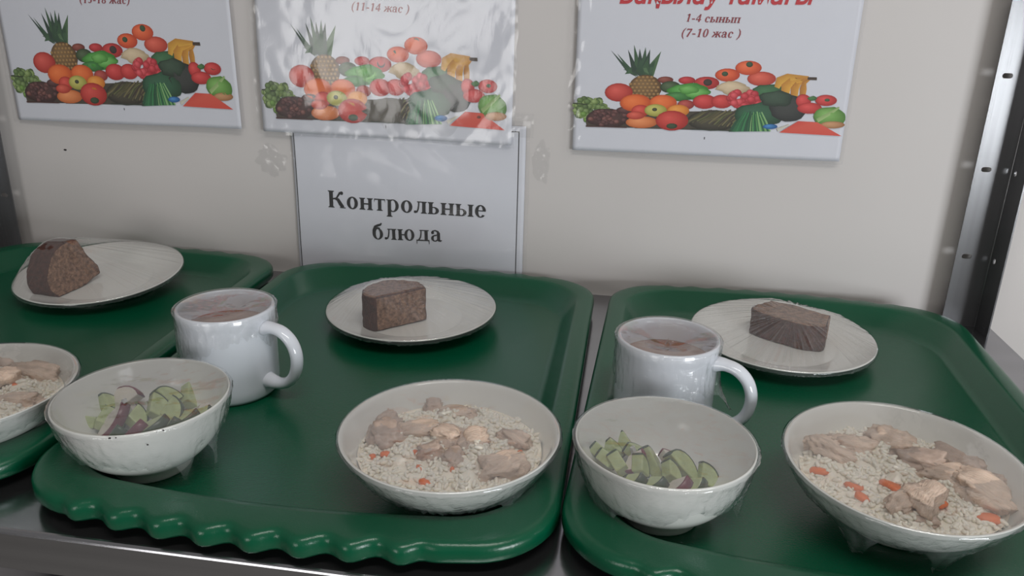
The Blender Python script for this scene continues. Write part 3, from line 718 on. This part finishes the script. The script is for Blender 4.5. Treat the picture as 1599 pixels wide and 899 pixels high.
veg(sA_, sh1, 0.050, [
    ('c', 132, 660, 34, (0.5, 0.3, 2.6), 'small cucumber wedge furthest left in the radish salad bowl'),
    ('c', 160, 645, 36, (0.9, -0.2, 1.9), 'cucumber wedge between the left radish slices of the radish salad bowl'),
    ('c', 196, 655, 34, (0.6, 0.4, 0.9), 'cucumber wedge left of the white onion curve in the radish salad bowl'),
    ('r', 190, 640, 34, (0.7, 0.5, 1.4), 'red radish wedge behind the white onion curve of the radish salad bowl'),
    ('c', 268, 660, 34, (0.8, 0.1, -1.2), 'cucumber wedge at the front right rim of the radish salad bowl'),
    ('c', 304, 646, 30, (0.6, 0.2, -0.4), 'small cucumber wedge under the radish at the right wall of the radish salad bowl'),
    ('o', 254, 640, 30, (0.9, 0.3, 1.1), 'onion sliver between the right cucumber wedges of the radish salad bowl')], 33, ' pieces in the radish salad')
veg(sB_, sh3, 0.046, [
    ('c', 955, 724, 34, (0.7, 0.2, 2.0), 'cucumber wedge between the left ones of the mostly green salad bowl'),
    ('c', 985, 748, 34, (0.7, 0.0, -1.3), 'cucumber wedge low at the front left of the mostly green salad bowl'),
    ('c', 1040, 745, 34, (0.8, 0.1, 1.0), 'cucumber wedge between the two half slices of the mostly green salad bowl'),
    ('c', 1075, 752, 34, (0.7, 0.2, -1.0), 'cucumber wedge below the dark-skinned half slice of the mostly green salad bowl'),
    ('c', 952, 706, 30, (0.6, 0.3, 1.2), 'small cucumber wedge behind the left wall ones of the mostly green salad bowl'),
    ('c', 970, 697, 40, (0.9, 0.2, 1.6), 'cucumber wedge furthest back in the mostly green salad bowl'),
    ('c', 941, 714, 34, (0.8, 0.0, 2.2), 'cucumber wedge at the left wall of the mostly green salad bowl'),
    ('o', 970, 713, 34, (1.2, 0.4, 0.5), 'pale onion sliver by the left cucumbers of the mostly green salad bowl'),
    ('r', 984, 716, 34, (0.8, 0.2, -0.8), 'dark red radish bit behind the front cucumbers of the mostly green salad bowl'),
    ('c', 970, 733, 38, (1.0, 0.2, 1.8), 'cucumber wedge at the front left of the mostly green salad bowl'),
    ('c', 994, 737, 34, (1.2, 0.0, 1.2), 'upright cucumber wedge at the front of the mostly green salad bowl'),
    ('h', 1018, 730, 50, (1.0, 0.2, 1.5), 'big half round cucumber slice in the centre of the mostly green salad bowl'),
    ('c', 998, 716, 34, (0.5, 0.0, 1.9), 'cucumber wedge lying behind the big half slice of the mostly green salad bowl'),
    ('r', 1042, 724, 32, (0.4, 0.2, 1.0), 'dark radish bit behind the dark-skinned cucumber of the mostly green salad bowl'),
    ('h', 1062, 738, 52, (0.8, -0.2, 1.3), 'dark-skinned half slice of cucumber at the right of the mostly green salad bowl'),
    ('c', 1090, 755, 40, (0.9, -0.3, 0.6), 'rightmost cucumber wedge at the rim of the mostly green salad bowl'),
    ('c', 1020, 752, 32, (0.6, 0.0, -1.4), 'cucumber wedge at the front rim of the mostly green salad bowl'),
    ('r', 1055, 757, 38, (0.7, 0.0, -1.5), 'red radish bit at the front rim of the mostly green salad bowl')], 32, ' pieces in the mostly green salad')
inv = sA_.matrix_world.inverted()
for u, v, s in ((173, 681, 0.0010), (182, 681.5, 0.0006), (255, 671.5, 0.0007), (230, 690, 0.0007), (248, 682, 0.0004)):
    p = at_z(u, v, FZ + (0.0565 if v < 686 else 0.048)) - sA_.location; d = Vector((p.x, p.y, 0)); 
    p = Vector((0, 0, p.z)) + d.normalized() * (0.0605 if v < 686 else 0.0592)
    o = chunk((s, s * 0.7, s * 0.6), s * 9000, M['speck'], 'crumb_speck', 1); o.parent = sA_; o.location = p

# ------------------------------------------------------------------ lettering: bold serif built from strokes
def ell(cx, cy, rx, ry, wx, wy, a0=0, a1=360, n=26):
    out = []
    for k in range(n):
        a, b = R(a0 + (a1 - a0) * k / n), R(a0 + (a1 - a0) * (k + 1) / n)
        out.append([(cx + rx * cos(a), cy + ry * sin(a)), (cx + rx * cos(b), cy + ry * sin(b)), (cx + (rx - wx) * cos(b), cy + (ry - wy) * sin(b)), (cx + (rx - wx) * cos(a), cy + (ry - wy) * sin(a))])
    return out
def rect(x0, y0, x1, y1): return [[(x0, y0), (x1, y0), (x1, y1), (x0, y1)]]
def poly(*p): return [list(p)]
def strk(pts, ws):
    out = []; q = []
    for i, p in enumerate(pts):
        a, b = pts[max(0, i - 1)], pts[min(len(pts) - 1, i + 1)]; dx, dy = b[0] - a[0], b[1] - a[1]; l = math.hypot(dx, dy) or 1; nx, ny = -dy / l, dx / l; w = ws[i] / 2
        q.append(((p[0] + nx * w, p[1] + ny * w), (p[0] - nx * w, p[1] - ny * w)))
    for a, b in zip(q, q[1:]): out.append([a[0], b[0], b[1], a[1]])
    return out
T_, W_, S__ = 0.045, 0.135, 0.05          # thin, stem, serif overhang
X_, CAPH = 0.47, 0.67
def stem(x, y0, y1, b=True, t=True, w=W_):
    o = rect(x, y0, x + w, y1)
    if b: o += rect(x - S__, y0, x + w + S__, y0 + 0.032) + poly((x - S__ * .6, y0 + .03), (x + w + S__ * .6, y0 + .03), (x + w, y0 + .065), (x, y0 + .065))
    if t: o += rect(x - S__, y1 - 0.032, x + w + S__, y1) + poly((x - S__ * .6, y1 - .03), (x + w + S__ * .6, y1 - .03), (x + w, y1 - .065), (x, y1 - .065))
    return o
def g_n(): return stem(.05, 0, X_) + stem(.36, 0, X_) + rect(.15, .21, .38, .265), .545
def g_p(): return stem(.05, 0, X_) + stem(.36, 0, X_) + rect(.05, X_ - .05, .49, X_), .545
def g_o(): return ell(.25, .235, .225, .25, .135, .045), .50
def g_soft(x=0.0): return stem(.05 + x, 0, X_) + ell(.24 + x, .145, .20, .145, .125, .04, -90, 90) + rect(.15 + x, .25, .25 + x, .29) + rect(.15 + x, 0, .25 + x, .04), .465 + x
def g_yery(): a, _ = g_soft(); return a + stem(.53, 0, X_), .715
def g_r(): return stem(.05, -.21, X_, t=False) + rect(0, X_ - .032, .15, X_) + ell(.255, .235, .235, .25, .13, .04, -125, 125), .52
def g_t(): return stem(.17, 0, X_, t=False) + rect(.02, X_ - .045, .455, X_) + poly((.02, X_), (.055, X_), (.02, X_ - .16)) + poly((.455, X_), (.42, X_), (.455, X_ - .16)), .475
def g_l(): return stem(.33, 0, X_) + rect(.13, X_ - .04, .36, X_) + strk([(.20, X_), (.19, .30), (.165, .15), (.12, .055), (.06, .035)], [.05, .055, .06, .06, .05]) + ell(.055, .055, .055, .055, .055, .055), .515
def g_e(): return ell(.235, .235, .215, .25, .13, .045, 10, 322) + rect(.09, .235, .44, .275), .45
def g_K():
    return stem(.05, 0, CAPH, w=.15) + strk([(.18, .35), (.34, .38), (.42, .50), (.48, .60), (.55, .62)], [.05, .07, .07, .08, .06]) + ell(.555, .595, .065, .07, .065, .07) + \
        strk([(.27, .37), (.40, .33), (.50, .16), (.60, .03)], [.06, .13, .15, .13]) + rect(.47, 0, .70, .034), .70
def g_b():
    return ell(.25, .235, .225, .25, .135, .045) + strk([(.085, .24), (.09, .40), (.15, .54), (.27, .60), (.38, .63), (.43, .70)], [.13, .12, .11, .10, .09, .05]) + ell(.27, .25, .19, .27, .06, .05, 60, 150), .50
def g_yu(): return stem(.05, 0, X_) + rect(.15, .21, .33, .26) + ell(.51, .235, .215, .25, .125, .045), .75
def g_d():
    return rect(.37, 0, .37 + W_, X_) + rect(.16, X_ - .04, .55, X_) + strk([(.23, X_), (.22, .30), (.19, .15), (.12, .04)], [.05, .055, .06, .06]) + rect(.02, 0, .57, .05) + \
        poly((.02, .05), (.06, .05), (.045, -.13), (.02, -.13)) + poly((.53, .05), (.57, .05), (.57, -.13), (.545, -.13)), .585
def g_a():
    return ell(.185, .13, .165, .14, .11, .04, 60, 300) + strk([(.06, .36), (.09, .43), (.20, .465), (.30, .42), (.335, .33)], [.07, .06, .05, .09, .13]) + ell(.09, .365, .06, .06, .06, .06) + \
        rect(.27, .06, .40, .36) + strk([(.15, .25), (.25, .27), (.35, .30)], [.05, .045, .045]) + strk([(.20, .015), (.28, .06), (.34, .05), (.42, .02), (.47, .05)], [.04, .05, .10, .07, .03]), .49
def g_s(): return ell(.225, .235, .205, .25, .13, .045, 45, 318) + ell(.345, .36, .06, .06, .06, .06), .43
def g_zh():
    o = stem(.31, 0, X_, w=.12)
    for m_ in (1, -1):
        f = lambda x: .37 + m_ * (x - .37)
        o += strk([(f(.41), .24), (f(.52), .28), (f(.60), .40), (f(.70), .43)], [.05, .07, .08, .07]) + strk([(f(.45), .25), (f(.56), .20), (f(.64), .07), (f(.72), .02)], [.06, .11, .11, .06])
    return o, .74
def g_1(): return stem(.19, 0, .66, t=False, w=.13) + strk([(.09, .56), (.20, .61), (.26, .66)], [.05, .07, .08]), .48
def g_4(): return rect(.27, 0, .39, .66) + rect(.03, .15, .47, .24) + strk([(.05, .20), (.17, .42), (.33, .64)], [.05, .055, .06]), .50
def g_5(): return strk([(.42, .62), (.18, .62), (.13, .37)], [.10, .10, .06]) + ell(.22, .22, .21, .21, .13, .05, -140, 130), .50
def g_7(): return rect(.05, .56, .46, .66) + strk([(.43, .60), (.30, .32), (.19, 0)], [.07, .11, .13]) + rect(.05, .48, .08, .62), .49
def g_8(): return ell(.25, .17, .21, .18, .12, .045) + ell(.25, .49, .185, .175, .105, .04), .50
def g_0(): return ell(.25, .33, .215, .34, .125, .045), .50
def g_lp(): return strk([(.28, .72), (.13, .50), (.09, .27), (.13, .04), (.28, -.18)], [.03, .09, .11, .09, .03]), .32
def g_rp(): return strk([(.05, .72), (.20, .50), (.24, .27), (.20, .04), (.05, -.18)], [.03, .09, .11, .09, .03]), .34
def g_dash(): return rect(.04, .19, .30, .28), .34
G = {'К': g_K, 'о': g_o, 'н': g_n, 'т': g_t, 'р': g_r, 'л': g_l, 'ь': g_soft, 'ы': g_yery, 'е': g_e, 'б': g_b, 'ю': g_yu, 'д': g_d, 'а': g_a, 'с': g_s, 'п': g_p, 'ж': g_zh,
     '1': g_1, '4': g_4, '5': g_5, '7': g_7, '8': g_8, '0': g_0, '(': g_lp, ')': g_rp, '-': g_dash, ' ': lambda: ([], .25)}
def text_polys(s, shear=0.0, track=0.0):
    x = 0; out = []
    for ch in s:
        p, w = G[ch](); out += [[(a + x + shear * b, b) for a, b in q] for q in p]; x += w + track
    return out, x - track

# ------------------------------------------------------------------ posters and sign on the wall (y towards the room is negative)
def sheet(name, x0, x1, z0, z1, fn, mat, parent, nx=60, nzv=44, thick=0.0, off=0.0):
    V, F = [], []
    for j in range(nzv + 1):
        for i in range(nx + 1):
            x, z = x0 + (x1 - x0) * i / nx, z0 + (z1 - z0) * j / nzv; dx, dz, y = fn(x, z, (x - x0) / (x1 - x0), (z - z0) / (z1 - z0)); V.append((x + dx, y - off, z + dz))
    for j in range(nzv):
        for i in range(nx): a = j * (nx + 1) + i; F.append((a, a + 1, a + nx + 2, a + nx + 1))
    o = mk(name, V, F, mat, parent)
    if thick: s = o.modifiers.new('thickness', 'SOLIDIFY'); s.thickness = thick; s.offset = -1
    return o
def flat_polys(name, polys, place, mat, parent):
    V, F = [], []
    for q in polys:
        b = len(V); V += [place(*p) for p in q]; F.append(tuple(range(b, b + len(q))))
    return mk(name, V, F, mat, parent, smooth=False)
def line_text(name, s, root, bulge, uv0, uv1, size, mat, shear=0.0, track=0.0):
    """baseline from pixel uv0 to uv1 on the sheet, letter size set by the line's length"""
    P, w = text_polys(s, shear, track)
    a, b = at_y(*uv0, WY - 0.006), at_y(*uv1, WY - 0.006); o = root.location
    d = Vector((b.x - a.x, b.z - a.z)); k = d.length / w; ca, sa = d.x / d.length, d.y / d.length; ky = size / k if size else 1.0
    def place(x, y):
        X = a.x - o.x + k * (x * ca - y * ky * sa); Z = a.z - o.z + k * (x * sa + y * ky * ca); return (X, bulge(X, Z) - 0.0005, Z)
    return flat_polys(name, P, place, mat, root)

# fruit print in the frame of the right poster's picture: shapes (x, y) in the 3.197x crop whose origin is pixel (860, 0)
rp = random.Random(5)
PR_S = []          # (list of (x, y, colour) rings) -> polygons with corner colours
def vary(c, a): return tuple(max(0, min(255, x + a)) for x in c)
def blob(cx, cy, rx, ry, c, hl=28, n=18, rough=0.0, ox=-0.25, oy=-0.3):
    ring = []; s = rp.random() * 30
    for k in range(n):
        a = 2 * pi * k / n; q = 1 + rough * nz(cos(a) * 2 + s, sin(a) * 2, s) * 2; ring.append((cx + rx * q * cos(a), cy + ry * q * sin(a)))
    mid = [(cx + ox * rx * 0.6 + 0.62 * (x - cx), cy + oy * ry * 0.6 + 0.62 * (y - cy)) for x, y in ring]
    c0, c1, c2 = vary(c, -38), c, vary(c, hl)
    for k in range(n):
        k2 = (k + 1) % n
        PR_S.append([(ring[k], c0), (ring[k2], c0), (mid[k2], c1), (mid[k], c1)])
        PR_S.append([(mid[k], c1), (mid[k2], c1), ((cx + ox * rx, cy + oy * ry), c2)])
    PR_S.append(None)
def streak(pts, ws, c, c2=None):
    for q in strk(pts, ws): PR_S.append([(p, c if i < 2 else (c2 or vary(c, -25))) for i, p in enumerate(q)])
    PR_S.append(None)
def tri(c, *pts): PR_S.append([(p, vary(c, rp.randint(-10, 10))) for p in pts]); PR_S.append(None)
# pineapple
for tx, ty, bx in ((305, 253, 440), (335, 268, 445), (345, 300, 440), (352, 325, 440), (365, 350, 445), (372, 372, 445), (555, 260, 470), (540, 280, 470), (525, 305, 470), (522, 335, 470), (525, 370, 470), (390, 250, 448),
                   (420, 226, 455), (448, 245, 458), (478, 238, 460), (500, 250, 462), (400, 290, 450), (490, 290, 465), (410, 330, 450), (480, 340, 465), (450, 300, 455)):
    c = rp.choice(((52, 84, 58), (64, 98, 66), (42, 66, 52), (84, 116, 78))); yb = 388 - max(0, ty - 290) * 0.3
    tri(c, (tx, ty), (bx - 26 + (tx - 455) * .2, yb - 26), (bx + 24 + (tx - 455) * .2, yb))
blob(475, 440, 82, 64, (128, 98, 60), 14, 22)
for j in range(7):
    for i in range(8):
        x = 402 + i * 21 + (j % 2) * 10; y = 388 + j * 17
        if ((x - 475) / 80) ** 2 + ((y - 440) / 62) ** 2 < 0.92: blob(x, y, 9, 7, (166, 128, 76), 18, 7)
for a in ((575, 402, 40, 17, (138, 66, 52)), (682, 405, 42, 19, (196, 48, 52)), (600, 438, 52, 30, (66, 86, 52))): blob(*a)
blob(1055, 400, 72, 36, (214, 84, 62)); blob(990, 345, 66, 36, (232, 98, 52)); blob(995, 328, 17, 14, (58, 84, 52), 8); blob(885, 380, 62, 33, (228, 92, 46)); blob(872, 374, 16, 12, (60, 84, 52), 8)
blob(780, 419, 64, 32, (196, 52, 50)); blob(786, 416, 22, 17, (62, 48, 40), 6)
blob(690, 462, 104, 42, (78, 158, 62), 40, 26, 0.10); blob(640, 486, 70, 22, (60, 128, 56), 30, 18, 0.12); blob(730, 470, 60, 24, (112, 184, 88), 30, 18, 0.15); blob(690, 450, 50, 22, (104, 176, 80), 26, 16, 0.15)
blob(1085, 470, 88, 40, (52, 104, 60), 20, 22, 0.15); blob(910, 442, 82, 32, (218, 194, 160), 18, 24, 0.16)
streak([(1130, 445), (1145, 410), (1185, 393), (1290, 396)], [26, 42, 36, 14], (232, 178, 66), (200, 138, 44)); streak([(1170, 485), (1176, 440), (1205, 412), (1290, 400)], [40, 50, 38, 12], (236, 176, 62), (196, 130, 40))
streak([(1215, 495), (1220, 450), (1240, 420), (1292, 402)], [36, 40, 30, 10], (226, 162, 54), (188, 122, 38)); streak([(1258, 492), (1262, 450), (1268, 420), (1294, 404)], [28, 34, 22, 10], (214, 150, 50), (176, 112, 36)); streak([(1284, 400), (1330, 402)], [14, 15], (78, 60, 44))
blob(342, 463, 70, 46, (208, 72, 60))
for _ in range(80):
    a, r = rp.random() * 2 * pi, sqrt(rp.random()); blob(200 + 86 * r * cos(a), 542 + 54 * r * sin(a), 17, 13, rp.choice(((120, 144, 84), (100, 126, 68), (144, 166, 100), (84, 106, 58))), 26, 9)
for x, y in ((180, 600), (200, 590), (165, 570), (215, 606)): blob(x, y, 16, 13, (112, 150, 66), 26, 9)
streak([(112, 516), (190, 522)], [5, 3], (50, 50, 40))
tri((74, 60, 48), (176, 600), (420, 560), (420, 640), (180, 634)); tri((70, 62, 48), (420, 560), (960, 560), (930, 660), (420, 642))
blob(290, 590, 106, 46, (84, 54, 50), 6, 22, 0.08)
for _ in range(44):
    a, r = rp.random() * 2 * pi, sqrt(rp.random()); blob(288 + 100 * r * cos(a), 590 + 42 * r * sin(a), 14, 10, rp.choice(((112, 70, 66), (96, 58, 56), (134, 86, 78), (82, 48, 48))), 20, 8)
blob(375, 552, 46, 18, (90, 52, 50)); blob(425, 516, 78, 44, (238, 112, 46), 22); blob(562, 518, 70, 42, (238, 112, 46), 22); blob(450, 555, 46, 30, (214, 70, 56)); blob(676, 526, 42, 24, (176, 66, 58))
blob(770, 512, 60, 36, (206, 56, 54)); blob(856, 512, 54, 34, (206, 56, 54))
for _ in range(34):
    a, r = rp.random() * 2 * pi, sqrt(rp.random()); blob(965 + 86 * r * cos(a), 506 + 42 * r * sin(a), 21, 17, rp.choice(((206, 56, 66), (190, 44, 56), (216, 74, 82))), 30, 9)
blob(812, 606, 128, 52, (72, 66, 50), 10, 22)
for i in range(30):
    x = 690 + i * 8.2 + rp.uniform(-6, 6); streak([(x - 20, 640 - rp.random() * 40), (x + 20, 590), (x + 70, 552 + rp.random() * 14)], [6, 8, 6], rp.choice(((104, 98, 66), (132, 122, 84), (84, 84, 56), (74, 60, 50), (118, 120, 74))))
blob(1040, 585, 120, 66, (42, 92, 62), 16, 22, 0.1); blob(1185, 548, 95, 66, (52, 54, 50), 12, 22, 0.06); blob(1130, 500, 80, 40, (50, 74, 54), 12, 18, 0.15)
for i in range(34):
    x = 890 + i * 6.2; streak([(x, 662), (x * 0.75 + 255, 615), (x * 0.45 + 560, 560 + rp.random() * 20)], [7, 9, 6], rp.choice(((66, 146, 92), (52, 122, 78), (108, 172, 104), (40, 96, 66), (150, 196, 130))))
for a in ((1262, 512, 38, 34), (1292, 548, 62, 28), (1375, 510, 54, 28)): blob(*a, (208, 56, 54))
blob(1380, 508, 14, 8, (60, 96, 56), 8, 8); blob(1305, 500, 22, 12, (70, 120, 62), 8, 10, .2)
blob(1392, 592, 78, 50, (112, 164, 74), 34, 20, 0.05); streak([(1330, 610), (1400, 570), (1440, 545)], [20, 16, 8], (170, 200, 130)); blob(1405, 632, 62, 18, (196, 142, 96), 20)
PR_S.append([((1140, 668), (222, 82, 64)), ((1235, 612), (214, 66, 54)), ((1330, 618), (226, 92, 72)), ((1450, 688), (222, 76, 60))]); PR_S.append(None)
for x in (1215, 1262, 1310): blob(x, 634, 12, 6, (130, 70, 50), 4, 8)
blob(1095, 638, 37, 13, (44, 116, 178), 40, 14); streak([(1130, 655), (1190, 630)], [16, 6], (226, 222, 206))
blob(455, 612, 80, 30, (232, 136, 78), 26); blob(425, 578, 46, 20, (212, 82, 62)); blob(525, 553, 56, 31, (196, 190, 96), 24); blob(520, 549, 13, 9, (70, 72, 44), 4, 9); blob(637, 556, 56, 31, (240, 150, 54), 26)
blob(606, 605, 82, 50, (206, 62, 52), 26); blob(605, 632, 28, 14, (58, 78, 48), 6, 10)
streak([(176, 630), (380, 638)], [6, 5], (88, 56, 50)); streak([(700, 648), (900, 657)], [6, 6], (60, 66, 52))
PRINT_REF = at_y(860 + 175 / 3.197, 632 / 3.197, WY - 0.006)
def print_obj(root, bulge, ref_uv, scale=1.0):      # scale: height of the picture, which differs between the prints
    """the printed fruit picture, laid on the sheet by its lower left corner"""
    ref = at_y(*ref_uv, WY - 0.006); V, F, cols = [], [], []; lay = 0
    for s in PR_S:
        if s is None: lay += 1; continue
        b = len(V)
        for (x, y), c in s:
            p = at_y(860 + x / 3.197, y / 3.197, WY - 0.006); X = ref.x + (p.x - PRINT_REF.x) - root.location.x; Z = ref.z + (p.z - PRINT_REF.z) * scale - root.location.z
            V.append((X, bulge(X, Z) - 0.0002 - lay * 2.0e-6, Z)); cols.append((*lin(c), 1))
        F.append(tuple(range(b, b + len(s))))
    o = mk('fruit_print', V, F, M['print'], root, smooth=False)
    at = o.data.color_attributes.new('Col', 'FLOAT_COLOR', 'POINT')
    at.data.foreach_set('color', [x for c in cols for x in c]); return o

def poster(x0, x1, z0, tilt, label, fn, ref_uv, crinkle, mat, scale=1.0, edge=0.006, pz=0.0):
    root = tag(empty('menu_poster', (x0, WY, z0), (0, tilt, 0)), label, 'poster', 'fruit posters on the wall')
    W = x1 - x0; H = 0.222; root.rotation_euler = (0, tilt, 0)
    sheet('paper_sheet', edge, W - edge * 0.6, edge * 0.5, H - 0.004, lambda x, z, s, t: (0, 0, fn(x, z)), M['paper'], root, thick=0.0003)
    print_obj(root, fn, ref_uv, scale)
    sheet('plastic_sleeve', 0, W, 0, H, lambda x, z, s, t: crinkle(x, z, s, t, fn), mat, root, 120, 90, off=0.0016)
    return root
def edge_w(s, t, L=0.03): return max(0, 1 - min(s, 1 - s) / L)
def bL(x, z): return -0.0035 - 0.006 * (x / 0.31) ** 2 - 0.002 * sin(x * 16)
def bM(x, z): return -0.0050 - 0.0015 * sin(x * 20 + 1) - 0.0012 * sin(z * 26 + x * 9)
def bR(x, z): return -0.0045 - 0.0030 * (x / 0.3) ** 2 - 0.0012 * sin(x * 14)
def crL(x, z, s, t, fn): e = edge_w(s, t); return (0.0016 * e * nz(z * 40, 3, 1), 0, fn(x, z) - 0.0012 * e * abs(nz(x * 80, z * 60, 2)) - 0.0008 * abs(nz(x * 14, z * 10, 4)))
def crM(x, z, s, t, fn):
    e = edge_w(s, t, 0.04) + max(0, 1 - t / 0.06)
    return (0.002 * edge_w(s, t) * nz(z * 60, 3, 7), 0, fn(x, z) - 0.0016 * min(1, e) * abs(nz(x * 70, z * 60, 2)) - 0.0022 * abs(nz(x * 16 + 2, z * 13, 4)) - 0.0009 * abs(nz(x * 45, z * 40, 9)))
def crR(x, z, s, t, fn):
    e = max(0, 1 - s / 0.10); e2 = max(0, 1 - (1 - s) / 0.02)
    return (0.003 * max(0, 1 - s / 0.03) * nz(z * 90, 3, 7), 0, fn(x, z) - 0.0048 * e * abs(nz(x * 60, z * 38, 2)) - 0.001 * e2 * abs(nz(z * 60, 5, 1)) - 0.0005 * abs(nz(x * 14, z * 10, 4)))
wallp = lambda u, v: at_y(u, v, WY - 0.006)
a, b = wallp(22, 192), wallp(383, 205); pstL = poster(a.x, b.x, a.z + 0.001, R(-0.5), 'fruit poster with the (15-18 жас) line, left of the other two posters', bL, (41, 160), crL, M['pouch'], 1.26)
a, b = wallp(405, 208), wallp(803, 232); pstM = poster(a.x, b.x, a.z, R(0.5), 'glaring fruit poster with the (11-14 жас ) line, directly above the printed sign', bM, (432, 184), crM, M['pouch_rough'], 1.30)
a, b = wallp(885, 238), wallp(1315, 256); pstR = poster(a.x, b.x, a.z, R(-0.4), 'fruit poster with the 1-4 сынып (7-10 жас ) lines beside the slotted post', bR, (914.7, 197.7), crR, M['pouch'])
line_text('age_lettering', '(15-18 жас)', pstL, bL, (126, 6), (205, 8.5), 0, M['ink_red'], 0.2, 0.02)
line_text('age_lettering', '(11-14 жас )', pstM, bM, (545, 14), (636, 18), 0, M['ink_red'], 0.2, 0.02)
line_text('class_lettering', '1-4 сынып', pstR, bR, (1071, 35), (1156, 38), 0, M['ink_red'], 0.2, 0.03)
line_text('age_lettering', '(7-10 жас )', pstR, bR, (1064, 58.5), (1157, 61), 0, M['ink_red'], 0.2, 0.03)
for ps, bl, uv in ((pstL, bL, (195, 172)), (pstM, bM, (602, 196)), (pstR, bR, (1100, 217))):
    p = wallp(*uv); X, Z = p.x - ps.location.x, p.z - ps.location.z
    flat_polys('page_mark', rect(-0.0004, -0.0013, 0.0004, 0.0013), lambda x, y: (X + x, bl(X, Z) - 0.0004, Z + y), M['ink'], ps)
# title of the right poster: slanted bold sans, set with the program's own font
cu = bpy.data.curves.new('title', 'FONT'); cu.body = 'Бақылау тамағы'; cu.shear = 0.25; cu.size = 1.0; cu.offset = 0.02; cu.resolution_u = 4
to = bpy.data.objects.new('title', cu); COL.objects.link(to); bpy.context.view_layer.update()
dg = bpy.context.evaluated_depsgraph_get(); me = bpy.data.meshes.new_from_object(to.evaluated_get(dg)); bpy.data.objects.remove(to)
xs = [v.co.x for v in me.vertices]; x0_, x1_ = min(xs), max(xs)
a, b = wallp(969, 5.5), wallp(1273, 9.5); k = (b.x - a.x) / (x1_ - x0_); sl = (b.z - a.z) / (b.x - a.x)
for v in me.vertices:
    X = a.x + (v.co.x - x0_) * k; Z = a.z + sl * (X - a.x) + v.co.y * k * 1.15; X -= pstR.location.x; Z -= pstR.location.z; v.co = (X, bR(X, Z) - 0.0005, Z)
me.materials.clear(); me.materials.append(M['ink_title']); link(bpy.data.objects.new('title_lettering', me), pstR)

# black printed sign below the middle poster
def bS(x, z): return -0.0030 - 0.0008 * sin(x * 18) - 0.0006 * sin(z * 30 + 1)
a, b = wallp(452, 215), wallp(828, 205)
SX0, SX1 = a.x - 0.001, b.x
sg = tag(empty('printed_sign', (SX0, WY, 0.0035)), 'white sign with black serif lettering under the middle fruit poster', 'sign')
ln0, ln1 = wallp(457, 215).x - SX0, wallp(810, 205).x - SX0; top_z = wallp(810, 206).z - 0.0035
sheet('paper_sheet', 0.002, ln1 + 0.008, 0, top_z + 0.006, lambda x, z, s, t: (0, 0, bS(x, z)), M['paper'], sg, thick=0.0003)
sheet('plastic_sleeve', 0.0, SX1 - SX0, 0, top_z + 0.012, lambda x, z, s, t: (0.001 * edge_w(s, t) * nz(z * 60, 2, 2), 0, bS(x, z) - 0.0018 * abs(nz(x * 18 + 4, z * 16, 3)) - 0.0010 * abs(nz(x * 50, z * 46, 6)) * (0.3 + edge_w(s, t, 0.15))), M['pouch'], sg, 110, 70, off=0.0010)
fr = [q for x in (ln0, ln1) for j in range(20) for q in rect(x - 0.0005, top_z * j / 20, x + 0.0005, top_z * (j + 1) / 20)] + [q for j in range(30) for q in rect(ln0 + (ln1 - ln0) * j / 30, top_z - 0.001, ln0 + (ln1 - ln0) * (j + 1) / 30, top_z)]
flat_polys('border_line', fr, lambda x, y: (x, bS(x, y) - 0.0003, y), M['ink'], sg)
line_text('sign_lettering', 'Контрольные', sg, bS, (512, 324), (758, 341), 0, M['ink'], 0.0, 0.035)
line_text('sign_lettering', 'блюда', sg, bS, (581, 373.5), (690, 378), 0, M['ink'], 0.0, 0.04)

p = wallp(97, 235); o = chunk((0.0020, 0.0005, 0.0010), 4.0, M['speck'], 'scuff_mark', 2); o.location = (p.x, WY - 0.0004, p.z); tag(o, 'small dark scuff mark on the bare wall under the left poster', 'mark')
# clear tape
def tape(u0, v0, u1, v1, label, seed, ragged=0.0):
    a, b = wallp(u0, v1), wallp(u1, v0); w, h = b.x - a.x, b.z - a.z
    o = sheet('clear_tape', 0, w, 0, h, lambda x, z, s, t: (ragged * nz(z * 150, seed, 1) * (1 if s in (0, 1) else .3), ragged * nz(x * 150, seed, 5) * (1 if t in (0, 1) else .3), -0.0009 - 0.0013 * abs(nz(x * 90 + seed, z * 90, seed))), M['tape'], None, 36, 36)
    if ragged > 0.001:        # torn, rounded outline
        bm = bmesh.new(); bm.from_mesh(o.data); rm = []
        for f in bm.faces:
            c = f.calc_center_median(); s_, t_ = 2 * c.x / w - 1, 2 * c.z / h - 1; an = math.atan2(t_, s_)
            if math.hypot(s_, t_) > 0.86 + 0.42 * nz(cos(an) * 1.8 + seed, sin(an) * 1.8, seed): rm.append(f)
        bmesh.ops.delete(bm, geom=rm, context='FACES'); bm.to_mesh(o.data); bm.free()
    o.location = (a.x, WY, a.z); tag(o, label, 'tape', 'clear tape on the wall'); return o
tape(394, 222, 446, 276, 'crumpled clear tape at the left edge of the printed sign', 2.0, 0.003)
tape(828, 218, 862, 290, 'bubbled clear tape at the right edge of the printed sign', 6.0, 0.003)
o = tape(801, 178, 834, 214, 'square clear tape at the lower right corner of the middle poster', 9.0, 0.0005); o.location.y = WY - 0.006
